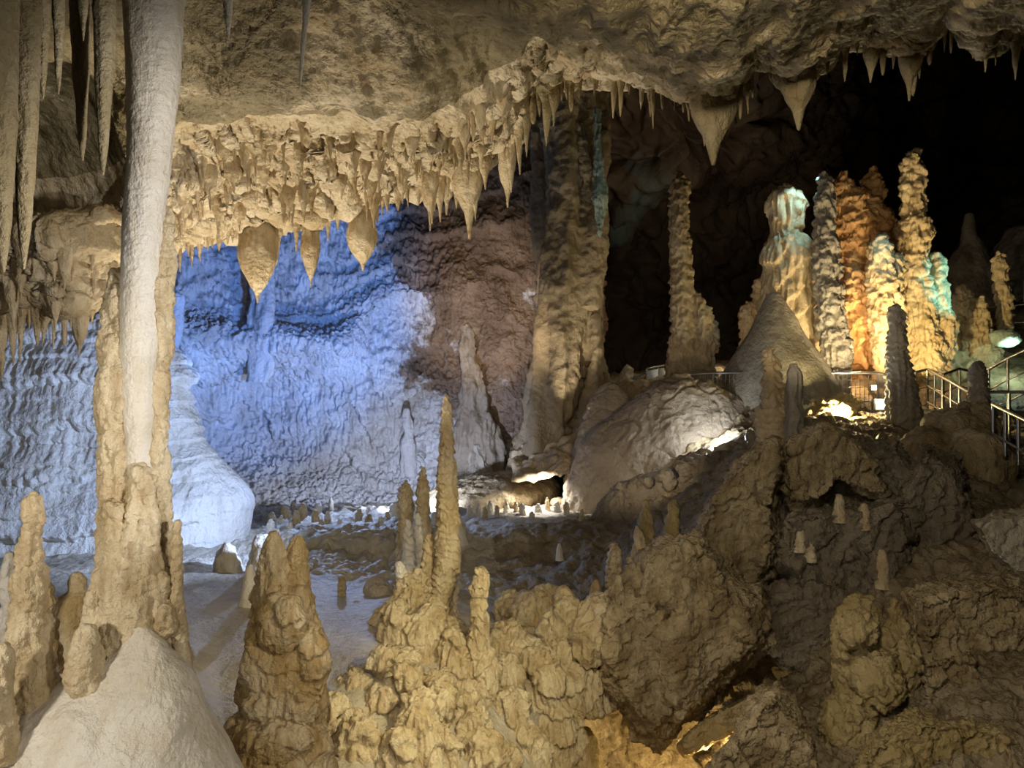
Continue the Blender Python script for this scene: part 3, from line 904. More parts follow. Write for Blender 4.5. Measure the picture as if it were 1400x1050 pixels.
for (x, y, r) in [(158, 700, 13), (196, 720, 12), (150, 800, 20), (178, 790, 16), (214, 800, 15), (226, 850, 18), (142, 870, 20), (170, 850, 18), (196, 880, 18), (232, 910, 17), (214, 930, 20), (150, 915, 22), (246, 950, 14)]:
    sh.append(solid_ball(x, y, 2.93, r, r * 1.5, r))
fuse('sheath', sh, 0.0065, {'big': (5, 40), 'drip': (7, 15), 'knob': (3.5, 8), 'rough': (2, 20)}, 0.003, 'cream', col)
body('base_cone', [(862, 180, 204), (885, 158, 226), (908, 128, 250), (930, 88, 262), (955, 40, 272), (980, -10, 284), (1010, -60, 298), (1060, -110, 322), (1150, -180, 360), (1300, -260, 420)], 2.86,
     {'big': (16, 110), 'rough': (3, 40), 'knob': (0.7, 4)}, 'ivory', parent=col, res=2.4, df=0.62)

# ---------------------------------------------------------------- neighbours of the column
body('stalagmite', [(674, 38, 50), (685, 34, 54), (720, 31, 56), (760, 27, 56), (800, 21, 60), (850, 17, 65), (900, 13, 70), (950, 10, 76), (985, 6, 80), (1030, 0, 84)], 2.8, COARSE, 'cream',
     'tall lumpy cream stalagmite standing left of the great column', 'stalagmite', 'stalagmites around the great column')
body('stalagmite', [(757, 9, 17), (770, 6, 21), (800, 3, 22), (850, 0, 22), (940, -6, 24)], 3.5, KNOBBY, 'ivory',
     'slim bluish white stalagmite behind the tall lumpy one at the left edge', 'stalagmite', 'stalagmites around the great column')
body('stalagmite', [(884, -8, 10), (900, -12, 14), (940, -20, 14), (985, -30, 16), (1040, -40, 22)], 2.6, COARSE, 'cream',
     'cream stalagmite cut off by the left edge of the frame', 'stalagmite', 'stalagmites around the great column')
body('stalagmite', [(858, 112, 128), (872, 104, 137), (900, 98, 139), (925, 96, 137), (955, 104, 132), (1000, 108, 132)], 2.78, COARSE, 'cream',
     'squat knobbly cream stalagmite at the foot of the great column', 'stalagmite', 'stalagmites around the great column')
body('stalagmite', [(808, 124, 136), (825, 120, 140), (850, 116, 144), (880, 112, 150), (930, 100, 150)], 2.92, COARSE, 'cream',
     'short rounded stalagmite leaning against the left foot of the great column', 'stalagmite', 'stalagmites around the great column')
body('stalagmite', [(786, 98, 112), (794, 95, 117), (806, 95, 116), (816, 82, 121), (835, 72, 123), (870, 68, 122), (920, 60, 130)], 3.9, SMOOTH, 'tan',
     'dark brown stalagmite with a small round head in shadow beside the great column', 'stalagmite', 'stalagmites around the great column')
body('stalagmite', [(798, 60, 68), (815, 58, 74), (850, 56, 78), (920, 56, 86)], 3.5, KNOBBY, 'tan',
     'small dark stalagmite between the tall lumpy one and the round headed one', 'stalagmite', 'stalagmites around the great column')
body('stalagmite', [(713, 239, 246), (722, 237, 248), (732, 238, 247), (740, 235, 249), (762, 236, 248), (775, 234, 249), (800, 235, 250), (815, 234, 250), (850, 236, 254), (900, 238, 258), (960, 240, 266)], 2.95,
     {'knob': (3, 9), 'rough': (1.5, 10)}, 'cream', 'thin beaded stalagmite against the right side of the great column', 'stalagmite', 'stalagmites around the great column', res=1.6)

# ---------------------------------------------------------------- the twin peaked stalagmite
tw = empty('twin_peaked_stalagmite', 'large yellow brown stalagmite with two peaks standing before the pool', 'stalagmite', P(375, 1060, 3.6))
bd = [solid_prof([(788, 352, 420), (835, 345, 430), (880, 340, 443), (930, 330, 448), (965, 328, 447), (985, 334, 440), (1010, 320, 444), (1040, 300, 452), (1100, 290, 460), (1250, 280, 470)], 3.6, 34, 34, 0.9),
      solid_prof([(992, 310, 400), (1010, 296, 420), (1035, 290, 432), (1080, 286, 440), (1200, 280, 450)], 3.5, 30, 20, 0.8),
      solid_ball(420, 1035, 3.55, 30, 40), solid_ball(385, 850, 3.45, 34, 40, 20), solid_ball(425, 900, 3.5, 22, 50, 20),
      solid_ball(350, 900, 3.5, 18, 40, 20), solid_ball(360, 965, 3.45, 28, 22, 22), solid_ball(405, 965, 3.45, 32, 26, 22),
      solid_ball(380, 1010, 3.4, 50, 26, 30), solid_ball(345, 1020, 3.45, 40, 30, 30)]
fuse('body', bd, 0.0065, {'big': (7, 50), 'drip': (5, 15), 'ledge': (5, 34), 'flute': (2, 8), 'knob': (1.5, 7), 'crust': (2, 14)}, 0.0036, 'tan', tw)
PK = {'big': (4, 30), 'drip': (4, 14), 'flute': (1.5, 7), 'knob': (2, 7)}
body('peak', [(731, 367, 381), (745, 361, 387), (765, 356, 392), (790, 352, 396), (830, 348, 400), (880, 350, 404)], 3.55, PK, 'tan', parent=tw, res=1.8)
body('peak', [(735, 401, 412), (748, 396, 416), (775, 393, 418), (800, 388, 421), (850, 384, 430), (900, 380, 436)], 3.6, PK, 'tan', parent=tw, res=1.8)

# ---------------------------------------------------------------- the cascade in the middle
cs = []
def C(y, x, w, d, df=1.0, grow=1.25, bot=1180):
    cs.append(solid_prof([(y, x - w * 0.32, x + w * 0.32), (y + w * 0.5, x - w * 0.48, x + w * 0.48), (y + w * 2.0, x - w * 0.56, x + w * 0.56), (bot, x - w * 0.5 * grow, x + w * 0.5 * grow)], d, 22, 22, df))
def B(x, y, d, rx, ry=None, rz=None, tilt=0.0):
    cs.append(solid_ball(x, y, d, rx, ry or rx, rz, tilt=tilt))
# pale shoulder on the left that runs into the pool
for a in [(935, 490, 100, 4.75), (960, 455, 60, 4.35), (900, 545, 80, 4.9), (990, 490, 70, 4.25), (1010, 545, 60, 4.2), (940, 525, 60, 4.6),
          (960, 570, 70, 4.4), (850, 565, 56, 5.2), (822, 548, 46, 5.5), (790, 568, 38, 5.7), (838, 524, 36, 5.6)]: C(*a)
# body below the tall stalagmite
for a in [(800, 600, 56, 5.8), (830, 585, 60, 5.6), (860, 610, 64, 5.5), (880, 570, 60, 5.2), (900, 630, 70, 5.2), (930, 600, 60, 4.9), (960, 640, 66, 4.9), (1000, 600, 60, 4.5),
          (1010, 660, 70, 4.7), (880, 655, 40, 5.4), (905, 690, 50, 5.5), (880, 725, 56, 5.9), (925, 735, 60, 5.7), (955, 700, 60, 5.2), (960, 760, 50, 5.6), (1000, 720, 60, 5.1),
          (1030, 690, 50, 4.8), (985, 780, 44, 5.7), (860, 692, 40, 6.1), (1040, 740, 50, 5.2)]: C(*a)
for a in [(900, 800, 50, 6.0, 1, .5, 975), (925, 826, 44, 6.1, 1, .5, 965), (880, 768, 46, 6.0, 1, .8, 1010), (915, 778, 44, 5.9, 1, .5, 985)]: C(*a)
for a in [(697, 868, 5.9, 20, 16), (683, 885, 5.8, 18, 20), (700, 890, 5.8, 20, 22), (553, 925, 4.55, 16, 20), (600, 965, 4.7, 24, 30), (640, 985, 4.8, 22, 34), (520, 905, 4.7, 14, 22),
          (585, 870, 5.3, 24, 44), (620, 900, 5.2, 22, 40), (560, 830, 5.5, 26, 40), (540, 860, 5.2, 20, 40), (735, 905, 5.7, 26, 24), (750, 940, 5.6, 22, 40), (660, 920, 5.2, 26, 40)]: B(*a)
fl = fuse('flowstone_cascade', cs, 0.009, {'big': (8, 60), 'ledge': (7, 46), 'drip': (2.5, 12), 'flute': (6.5, 9), 'crust': (2, 12)}, 0.0048, 'cream', smooth_iter=8)
tag(fl, 'yellowish cream flowstone cascade below the tall central stalagmite', 'flowstone')

FS = {'big': (10, 36), 'ledge': (4, 26), 'flute': (5, 12), 'crust': (3, 16)}
for sol, lab in [([solid_ball(762, 868, 6.15, 24, 42, 24), solid_ball(776, 850, 6.1, 18, 34, 18), solid_ball(752, 900, 6.1, 22, 34, 22)], 'rounded pale flowstone lobe left of the dark crack'),
                 ([solid_ball(832, 852, 6.0, 44, 44, 36, tilt=-0.3), solid_ball(810, 875, 5.9, 32, 38, 26), solid_ball(846, 880, 5.85, 26, 34, 20)], 'broad pale flowstone lobe with hanging drips right of the dark crack'),
                 ([solid_ball(728, 838, 6.9, 30, 30, 26), solid_ball(700, 830, 7.2, 26, 22, 22), solid_ball(745, 815, 7.2, 18, 16)], 'dim rounded flowstone lump behind the flat topped stalagmite')]:
    o = fuse('flowstone_lobe', sol, 0.012, FS, 0.006, 'cream')
    place(o, sol[0][0].mean(0)); tag(o, lab, 'flowstone', 'flowstone lobes beside the crack')
CL = 'stalagmites on the central cascade'
def S(prof, d, st, mat, label, group=CL, **k):
    return body('stalagmite', prof, d, st, mat, label, 'stalagmite', group, **k)
SEG = {'big': (3, 30), 'scale': (3.2, 11), 'drip': (2.4, 10), 'rough': (1.5, 12)}
S([(541, 609, 613), (556, 606, 615), (580, 603, 618), (620, 600, 621), (660, 597, 624), (700, 597, 626), (730, 596, 628), (760, 594, 630), (790, 593, 626), (820, 588, 616), (850, 580, 612), (900, 574, 616)], 5.7, SEG, 'cream',
  'tallest slender stalagmite rising from the centre of the cascade', res=1.5)
S([(779, 650, 664), (790, 649, 667), (805, 644, 667), (820, 645, 665), (850, 644, 667), (880, 640, 667), (920, 630, 674), (980, 622, 676)], 5.2, dict(SEG, scale=(4, 16)), 'cream',
  'stubby segmented cream stalagmite with a flat top right of the tallest one', res=1.5)
S([(731, 583, 589), (742, 580, 594), (770, 577, 597), (820, 575, 600), (870, 572, 602)], 5.75, SEG, 'cream', 'short pale stalagmite against the left side of the tallest one', res=1.5)
S([(770, 541, 552), (780, 540, 556), (800, 542, 557), (830, 538, 560), (860, 534, 564)], 5.7, SEG, 'ivory', 'bent white stalagmite with a rounded top at the left of the cascade crest', res=1.5)
S([(640, 575, 581), (655, 571, 584), (690, 570, 586), (730, 568, 590), (790, 566, 592)], 8.0, SEG, 'cream', 'grey pointed stalagmite behind and left of the tallest one', res=1.5)
S([(659, 552, 558), (672, 546, 562), (700, 544, 564), (740, 542, 566), (790, 538, 570)], 8.4, SEG, 'cream', 'grey blunt stalagmite leftmost of the pair behind the cascade crest', res=1.5)
S([(703, 568, 573), (715, 565, 576), (750, 562, 580), (800, 560, 584)], 7.2, SEG, 'ivory', 'small blue white stalagmite just left of the tallest one', res=1.5)
S([(712, 556, 561), (725, 553, 564), (760, 551, 568), (800, 548, 572)], 7.0, SEG, 'ivory', 'smallest blue white stalagmite of the cluster left of the tallest one', res=1.5)
S([(789, 464, 471), (797, 462, 473), (820, 462, 473), (843, 460, 474)], 6.9, {'scale': (1.5, 8), 'rough': (1, 8)}, 'cream', 'little lone cream stalagmite standing at the rear edge of the pool', res=1.2)
S([(774, 338, 346), (785, 334, 350), (805, 330, 354), (828, 326, 360), (850, 322, 364)], 6.4, SMOOTH, 'ivory', 'small white cone stalagmite behind the left shoulder of the twin peaked one', res=1.5)
S([(745, 836, 844), (756, 832, 848), (790, 828, 850), (830, 824, 852), (870, 820, 856)], 6.8, SEG, 'cream', 'pale upright stalagmite on the rim right of the grotto', res=1.5)
S([(764, 858, 868), (775, 857, 869), (800, 859, 870), (825, 854, 874), (860, 848, 880)], 6.7, SEG, 'cream', 'shorter bent stalagmite right of the pale upright one on the rim', res=1.5)
S([(779, 876, 883), (790, 873, 887), (812, 868, 890), (850, 864, 896)], 7.0, SMOOTH, 'cream', 'small grey stalagmite farthest right on the rim above the grotto', res=1.5)
S([(794, 812, 818), (804, 808, 821), (820, 806, 823), (850, 800, 828)], 6.9, SMOOTH, 'tan', 'low conical stalagmite left of the pale upright one on the rim', res=1.5)
S([(806, 764, 774), (816, 761, 784), (840, 757, 780), (870, 750, 784), (900, 744, 790)], 6.3, KNOBBY, 'tan', 'grey brown stalagmite with a crooked top beside the dark crack', res=1.5)
S([(686, 878, 886), (700, 874, 890), (730, 872, 894), (760, 868, 900), (800, 862, 905)], 7.8, KNOBBY, 'yellow_rock', 'yellowish stalagmite leaning on the left of the great boulder', res=1.5)
S([(684, 918, 926), (700, 914, 930), (730, 908, 932), (770, 900, 936)], 8.2, KNOBBY, 'yellow_rock', 'small yellowish stalagmite between the leaning one and the great boulder', res=1.5)
S([(720, 868, 874), (735, 866, 880), (760, 866, 884), (790, 862, 890)], 7.6, KNOBBY, 'cream', 'little blunt stalagmite at the foot of the leaning yellowish one', res=1.5)
S([(1000, 795, 808), (1010, 790, 814), (1030, 784, 820), (1060, 776, 826), (1110, 770, 830)], 6.3, COARSE, 'yellow_rock', 'brown yellow knobbly stalagmite glowing inside the grotto', res=1.8)
S([(1018, 752, 776), (1030, 748, 786), (1060, 744, 796), (1110, 740, 800)], 6.2, COARSE, 'yellow_rock', 'broad dark knobbly stalagmite at the left of the grotto', res=1.8)
S([(744, 762, 767), (752, 760, 769), (766, 759, 771)], 9.3, SMOOTH, 'ivory', 'tiny pale stalagmite in the dark hollow right of the tallest one', res=1.2)
S([(694, 614, 620), (706, 612, 626), (724, 604, 634), (744, 600, 640)], 8.6, SMOOTH, 'ivory', 'blue white stalagmite peeping out just right of the tallest one', res=1.4)

# ---------------------------------------------------------------- stubby stalagmites of the rear ledge
ff = finder(FLOOR)
STUBG = 'stubby stalagmites on the rear ledge'
stub_list = []
rnd = random.Random(5)
for k in range(64):
    if k < 46: x = 372 + (640 - 372) * (k + rnd.uniform(-.3, .3)) / 46
    else: x = 640 + (835 - 640) * (k - 46 + rnd.uniform(-.3, .3)) / 18
    yb = rnd.uniform(700, 738) if k < 46 else rnd.uniform(697, 712)
    hgt = rnd.uniform(13, 30) * (1 if k < 46 else 0.8); wd = rnd.uniform(6, 10) * (1 if k < 46 else 0.85)
    stub_list.append((x, yb, hgt, wd))
stub_list += [(432, 722, 34, 9), (404, 716, 26, 9), (447, 718, 28, 8), (505, 722, 30, 9), (530, 716, 22, 8), (642, 700, 20, 9), (398, 730, 24, 8), (372, 716, 20, 10)]
stub_list.sort()
protos = {}
for i, (x, yb, hgt, wd) in enumerate(stub_list):
    pos = ff(x, yb)
    key = i % 6
    if key not in protos:
        st = {'big': (3, 20), 'knob': (2, 8), 'rough': (1.2, 8)}
        pr = body('stalagmite', [(500 - 20, 697.5, 702.5), (500 - 12, 695.8, 704.4), (500, 695.5 - key * 0.3, 705), (520, 693, 707)], 12.0, st, 'ivory' if key % 2 else 'cream', 'x', 'stalagmite', STUBG, res=1.1)
        place_z = pr.location.z
        protos[key] = pr; o = pr
    else:
        o = protos[key].copy(); COL.objects.link(o)
    s = pos[1] / 12.0
    o.location = (float(pos[0]), float(pos[1]), float(pos[2]) - 0.12 * hgt / 20 - 0.02)
    o.scale = (s * wd / 9, s * wd / 9, s * (hgt + 8) / 40)
    o.rotation_euler[2] = rnd.uniform(0, 6.28)
    size = 'tall' if hgt > 20 else ('short' if hgt > 13 else 'tiny')
    o['label'] = f'{size} stubby white stalagmite on the rear ledge, {nth(i + 1)} from its left end'

# ---------------------------------------------------------------- lumpy bank behind the pool
cs2 = []
r2 = random.Random(3)
for k in range(70):
    x = r2.uniform(352, 592); t = r2.random()
    y = 762 + t * 42 + (6 if x > 480 else 0); d = 9.2 - 1.0 * t
    rr = r2.uniform(9, 19)
    cs2.append(solid_ball(x, y, d, rr, rr * r2.uniform(1.1, 1.8), rr, nu=14, nv=9))
cs2.append(solid_prof([(742, 365, 600), (765, 350, 590), (800, 350, 540), (815, 360, 520)], 9.3, 40, 14, 0.35))
cs2.append(solid_ball(500, 835, 6.6, 20, 12)); cs2.append(solid_ball(520, 812, 6.9, 22, 18))
bk = fuse('flowstone_bank', cs2, 0.026, {'big': (6, 40), 'knob': (6, 16), 'drip': (3, 9), 'rough': (3, 14)}, 0.009, 'floorstone', smooth_iter=2)
tag(bk, 'grey brown lumpy flowstone bank between the pool and the rear ledge', 'flowstone')

# dark bumps in shadow on the left before the blue flowstone
S([(744, 306, 314), (752, 300, 320), (768, 296, 328), (790, 290, 336)], 7.8, KNOBBY, 'floorstone', 'dark knobbly stalagmite beside the blue lit flowstone dome', 'stalagmites behind the pool')
S([(735, 352, 366), (748, 346, 374), (770, 340, 380), (800, 334, 388)], 7.6, KNOBBY, 'floorstone', 'grey rounded stalagmite between the blue dome and the lumpy bank', 'stalagmites behind the pool')

# ---------------------------------------------------------------- wall pillar and its strands
pl = empty('wall_pillar', 'huge tan flowstone pillar at the right end of the blue lit wall', 'column', P(790, 650, 13.4))
pp = [solid_prof([(120, 742, 812), (250, 744, 812), (360, 742, 806), (430, 736, 800), (500, 730, 796), (560, 724, 782), (600, 722, 762), (640, 716, 746), (700, 700, 735)], 13.6, 34, 30, 0.8),
      solid_prof([(90, 790, 832), (200, 800, 831), (300, 790, 832), (360, 792, 830), (410, 792, 820), (460, 792, 818), (540, 788, 815), (640, 780, 812), (700, 776, 812)], 13.8, 26, 30, 0.9),
      solid_prof([(130, 728, 770), (250, 726, 760), (400, 735, 770), (560, 716, 750), (640, 698, 735), (710, 680, 735)], 14.2, 26, 24, 0.9),
      solid_prof([(282, 792, 820), (300, 788, 828), (340, 786, 829), (390, 788, 824), (420, 790, 816)], 13.5, 22, 16, 0.8),
      solid_prof([(434, 812, 818), (460, 806, 824), (490, 802, 833), (520, 798, 838), (545, 794, 836), (600, 784, 832)], 13.6, 22, 20, 0.8)]
fuse('pillar_body', pp, 0.033, {'big': (7, 60), 'flute': (9, 30), 'crust': (4, 30), 'rough': (2, 12)}, 0.0136, 'brownwall', pl)
body('strand', [(150, 811, 820), (200, 812, 822), (240, 814, 826), (262, 810, 832), (290, 814, 827), (325, 819, 822)], 13.2, {'big': (4, 40), 'flute': (3, 7), 'crust': (2.5, 12)}, 'cyan_lit_calcite', parent=pl, res=1.5)
body('strand', [(170, 786, 800), (220, 790, 808), (262, 796, 812)], 13.4, {'big': (4, 40), 'flute': (3, 7), 'crust': (2.5, 12)}, 'brownwall', parent=pl, res=1.8)

WG = 'flowstone cones on the back wall'
def W(prof, d, st, mat, label, name='flowstone_cone', cat='flowstone', group=WG, **k):
    return body(name, prof, d, st, mat, label, cat, group, **k)
W([(446, 633, 643), (480, 632, 648), (510, 633, 656), (540, 630, 664), (570, 626, 674), (610, 616, 688), (680, 606, 700)], 15.0, {'big': (4, 30), 'flute': (4, 9), 'drip': (4, 8), 'crust': (3, 14)}, 'domestone', 'narrow pale flowstone cone on the brown part of the back wall', df=0.4)
W([(352, 350, 378), (400, 346, 372), (450, 340, 374), (500, 336, 372), (522, 340, 366)], 14.4, {'big': (4, 30), 'flute': (4, 9), 'drip': (4, 12)}, 'wall', 'thick white flowstone curtain hanging down the blue part of the wall', df=0.6)
W([(610, 648, 656), (630, 640, 664), (655, 626, 680), (690, 610, 705)], 14.8, {'big': (4, 30), 'flute': (4, 9), 'crust': (3, 12)}, 'floorstone', 'low white flowstone fan at the foot of the brown wall', df=0.6)
W([(560, 552, 562), (600, 550, 566), (650, 548, 570)], 15.0, {'big': (3, 30), 'flute': (3, 8)}, 'wall', 'thin white flowstone strip low on the blue wall', df=0.6)
W([(405, 232, 252), (440, 230, 250), (480, 228, 244), (520, 230, 240)], 12.6, {'big': (3, 30), 'flute': (3, 8)}, 'wall', 'white flowstone icicle just right of the great column', df=0.7)

# slab and blocks at the wall foot
def R(name, solids, voxel, st, s, mat, label, cat, group=None, it=3):
    o = fuse(name, solids, min(voxel, s * 2.1), st, s, mat, smooth_iter=it)
    c = np.array(solids[0][0]).mean(0)
    place(o, c)
    return tag(o, label, cat, group)
def surf(objs, x, y, r=5.0):
    best = 99.0
    for o_ in objs:
        n_ = len(o_.data.vertices); a = np.empty(n_ * 3, dtype=np.float32); o_.data.vertices.foreach_get('co', a)
        a = a.reshape(-1, 3) + np.array(o_.location, dtype=np.float32)
        px, py = proj(a)
        m_ = (np.abs(px - x) < r) & (np.abs(py - y) < r) & (a[:, 1] > .3)
        if m_.any(): best = min(best, float(a[m_, 1].min()))
    return best


ROCK = {'big': (8, 60), 'facet': (6, 34), 'rough': (4, 16), 'grit': (2.5, 22)}
R('stone_slab', [solid_ball(690, 672, 13.6, 76, 26, 70), solid_ball(640, 684, 13.2, 60, 24, 60), solid_ball(725, 665, 13.8, 40, 18, 50)], 0.035, {'big': (6, 60), 'rough': (3, 20), 'flute': (2, 12)}, 0.0135, 'boulder',
  'smooth rounded stone slab lit white at the foot of the wall', 'rock')
BG = 'blocks beside the slab'
R('rock_block', [solid_ball(818, 660, 12.9, 20, 16, 18, tilt=-0.4)], 0.025, {'facet': (6, 26), 'rough': (2, 12)}, 0.0128, 'cream', 'angular pale block lit from the front right of the slab', 'rock', BG)
R('rock_block', [solid_ball(788, 655, 13.0, 18, 20, 18)], 0.025, {'facet': (6, 26), 'rough': (2, 12)}, 0.0128, 'yellow_rock', 'brown block behind the angular pale one', 'rock', BG)
for i, (x, y, r) in enumerate([(762, 688, 10), (752, 702, 6), (795, 684, 9), (815, 682, 10), (775, 690, 7), (838, 676, 9), (740, 696, 5)]):
    R('rock_block', [solid_ball(x, y, 12.6, r, r * 0.75, r)], 0.02, {'facet': (3, 14), 'rough': (1.5, 8)}, 0.0126, 'cream',
      'small bright rubble stone before the slab, ' + ['between slab and ledge', 'lowest at the ledge rim', 'below the brown block', 'below the angular block', 'in the middle of the rubble', 'farthest right of the rubble', 'farthest left of the rubble'][i], 'rock', BG)

# ---------------------------------------------------------------- the dome of the middle ground
dm = [solid_prof([(516, 918, 944), (524, 896, 975), (540, 868, 1010), (560, 840, 1030), (585, 812, 1040), (610, 790, 1040), (640, 780, 1050), (680, 768, 1060), (720, 760, 1080)], 12.4, 50, 30, 0.55),
      solid_prof([(530, 820, 850), (545, 806, 866), (570, 795, 880), (610, 782, 900), (660, 770, 900)], 12.8, 30, 20, 0.6),
      solid_prof([(512, 940, 975), (530, 930, 1010), (570, 920, 1020), (620, 910, 1030)], 12.9, 26, 20, 0.7)]
R('flowstone_dome', dm, 0.034, {'big': (9, 80), 'crack': (3, 34), 'rough': (3, 22), 'crust': (3, 30)}, 0.0125, 'domestone', 'broad grey flowstone dome in the middle distance lit by a white lamp', 'flowstone')
# dark rubble ridge falling from the dome to the ledge
r4 = random.Random(9)
rb = [solid_prof([(636, 930, 990), (650, 880, 1010), (665, 840, 1010), (690, 820, 1010), (740, 800, 1010)], 10.8, 40, 16, 0.5)]
for k in range(46):
    t = r4.random(); x = 850 + 150 * t; y = 672 - 52 * t + r4.uniform(-4, 34)
    rr = r4.uniform(6, 13); rb.append(solid_ball(x, y, 10.6 - t * 0.6, rr, rr * 0.8, rr, nu=12, nv=8, tilt=r4.uniform(-1, 1)))
R('rubble_ridge', rb, 0.024, {'facet': (6, 16), 'rough': (3, 12), 'grit': (2, 12)}, 0.0105, 'darkrock', 'dark jagged rubble ridge with wet blue glints before the dome', 'rock')

# ---------------------------------------------------------------- the stalagmite garden
GG = 'stalagmites of the lit garden'
def M(name, solids, d, st, mat, label, cat='stalagmite', group=GG, vox=1.5, it=1):
    s = d / F
    return R(name, solids, vox * s, st, s, mat, label, cat, group, it)
GR = {'big': (4, 40), 'scale': (3.2, 17), 'knob': (2.2, 8), 'flute': (2.5, 5), 'crust': (2, 14)}
GP = {'big': (5, 40), 'knob': (5.5, 12), 'scale': (2.5, 18), 'flute': (2.5, 6), 'crust': (3, 12)}
def sp(p, d, df=1.0, n=24, m=30): return solid_prof(p, d, n, m, df)
M('stalagmite', [sp([(239, 923, 936), (246, 919, 941), (300, 917, 941), (322, 918, 942), (345, 917, 945), (400, 918, 948), (450, 917, 952), (480, 914, 956), (514, 911, 970), (540, 905, 985)], 13.5),
                 sp([(404, 948, 958), (425, 946, 970), (455, 950, 982), (472, 950, 984), (490, 940, 975), (515, 930, 980)], 13.4)], 13.5, GR, 'garden', 'tall lone stalagmite with a shaggy stem on the left of the garden')
hd = empty('blue_headed_stalagmite', 'broad stalagmite with a rounded head lit blue above a smooth cone', 'stalagmite', P(1065, 545, 13.3), GG)
fuse('stem', [sp([(258, 1062, 1088), (268, 1054, 1097), (285, 1051, 1099), (303, 1053, 1096), (318, 1056, 1094), (332, 1049, 1106), (350, 1045, 1111), (380, 1045, 1112), (420, 1040, 1113), (470, 1036, 1112)], 13.3),
              sp([(345, 1092, 1104), (380, 1090, 1116), (440, 1088, 1118), (500, 1088, 1118)], 13.2)], 0.024, {'big': (4, 30), 'flute': (4, 7), 'ledge': (4, 38), 'drip': (3, 9)}, 0.0133, 'garden', hd)
body('cone', [(405, 1048, 1068), (430, 1036, 1084), (460, 1020, 1100), (490, 1002, 1120), (520, 986, 1138), (545, 976, 1146), (575, 960, 1160)], 12.9, {'big': (3, 60), 'rough': (1.2, 20)}, 'garden_grey', parent=hd, res=2)
M('stalagmite', [sp([(416, 1018, 1030), (424, 1014, 1034), (450, 1012, 1036), (474, 1012, 1034), (492, 1004, 1040)], 14.0), sp([(382, 1031, 1038), (400, 1029, 1042), (430, 1028, 1046)], 14.0)], 14.0, GR, 'garden', 'stumpy backlit stalagmite beside the smooth cone of the blue headed one')
M('stalagmite', [sp([(238, 1121, 1131), (246, 1118, 1138), (300, 1115, 1140), (350, 1114, 1146), (400, 1116, 1150), (440, 1118, 1154), (452, 1118, 1156), (470, 1122, 1162), (500, 1128, 1160), (530, 1134, 1160), (545, 1136, 1164), (570, 1134, 1168)], 12.6)],
  12.6, GP, 'garden_grey', 'tall rugged grey stalagmite just right of the blue headed one')
M('flowstone_mass', [sp([(246, 1140, 1162), (254, 1134, 1172), (300, 1132, 1190), (340, 1134, 1200), (400, 1136, 1196), (470, 1140, 1196), (520, 1140, 1200)], 14.4, 0.7),
                     sp([(230, 1188, 1200), (240, 1184, 1204), (268, 1180, 1208), (290, 1178, 1216), (312, 1176, 1222), (340, 1170, 1216), (420, 1160, 1210)], 14.5, 0.7),
                     sp([(262, 1160, 1186), (300, 1150, 1212), (330, 1150, 1216), (380, 1150, 1200)], 14.2, 0.7),
                     sp([(370, 1160, 1180), (400, 1150, 1192), (440, 1148, 1192), (500, 1150, 1196)], 13.9, 0.8)], 14.3, dict(GP, knob=(7, 15), ledge=(6, 30)), 'garden_orange', 'wide orange brown mass of fused stalagmites behind the rugged grey one', 'flowstone', it=1)
M('stalagmite', [sp([(320, 1199, 1210), (332, 1192, 1214), (350, 1188, 1218), (390, 1188, 1226), (430, 1190, 1222), (470, 1193, 1218), (496, 1198, 1214), (520, 1196, 1218)], 13.4), sp([(350, 1218, 1230), (370, 1212, 1234), (410, 1208, 1236), (450, 1205, 1236)], 13.5)],
  13.4, GP, 'garden', 'stalagmite with bright lower half and cyan tinted top before the tallest one')
M('stalagmite', [sp([(213, 1240, 1256), (222, 1234, 1261), (270, 1232, 1263), (292, 1234, 1262), (308, 1229, 1268), (325, 1229, 1270), (345, 1232, 1264), (380, 1230, 1270), (430, 1234, 1276), (470, 1236, 1286), (510, 1234, 1296)], 14.0),
                 sp([(350, 1272, 1283), (360, 1268, 1290), (400, 1266, 1293), (435, 1262, 1298), (470, 1260, 1300)], 14.1), sp([(428, 1284, 1300), (440, 1280, 1306), (465, 1278, 1308), (490, 1274, 1302)], 14.0),
                 solid_ball(1264, 316, 13.9, 9, 12)],
  14.0, GP, 'garden', 'tallest stalagmite of the garden with cyan lit lobes on its right')
M('stalagmite', [sp([(421, 1218, 1229), (430, 1216, 1234), (460, 1215, 1236), (490, 1213, 1242), (530, 1214, 1250), (560, 1215, 1256), (580, 1216, 1258), (605, 1216, 1262)], 10.2)], 10.2, {'big': (3, 30), 'scale': (3, 10), 'flute': (3, 8), 'knob': (1.5, 6)}, 'garden_grey',
  'dark stalagmite in front of the tallest one by the handrail')
M('stalagmite', [sp([(392, 1312, 1321), (405, 1307, 1331), (430, 1303, 1344), (460, 1302, 1354), (490, 1298, 1364), (525, 1290, 1370)], 15.0), sp([(407, 1334, 1342), (430, 1330, 1350), (470, 1326, 1358)], 14.8)], 15.0, GP, 'garden',
  'bushy yellow brown stalagmite cluster near the cyan lamp')
M('stalagmite', [sp([(348, 1362, 1373), (356, 1359, 1376), (390, 1361, 1378), (410, 1364, 1383), (432, 1365, 1381), (470, 1362, 1384)], 15.2)], 15.2, GR, 'garden', 'slim yellow stalagmite near the right edge of the frame')
M('stalagmite', [sp([(294, 1320, 1330), (310, 1316, 1334), (335, 1312, 1340), (350, 1302, 1346), (380, 1290, 1360), (430, 1270, 1380)], 19.5)], 19.5, {'big': (4, 40), 'rough': (3, 20)}, 'garden_grey', 'dim conical stalagmite far back above the stairs')
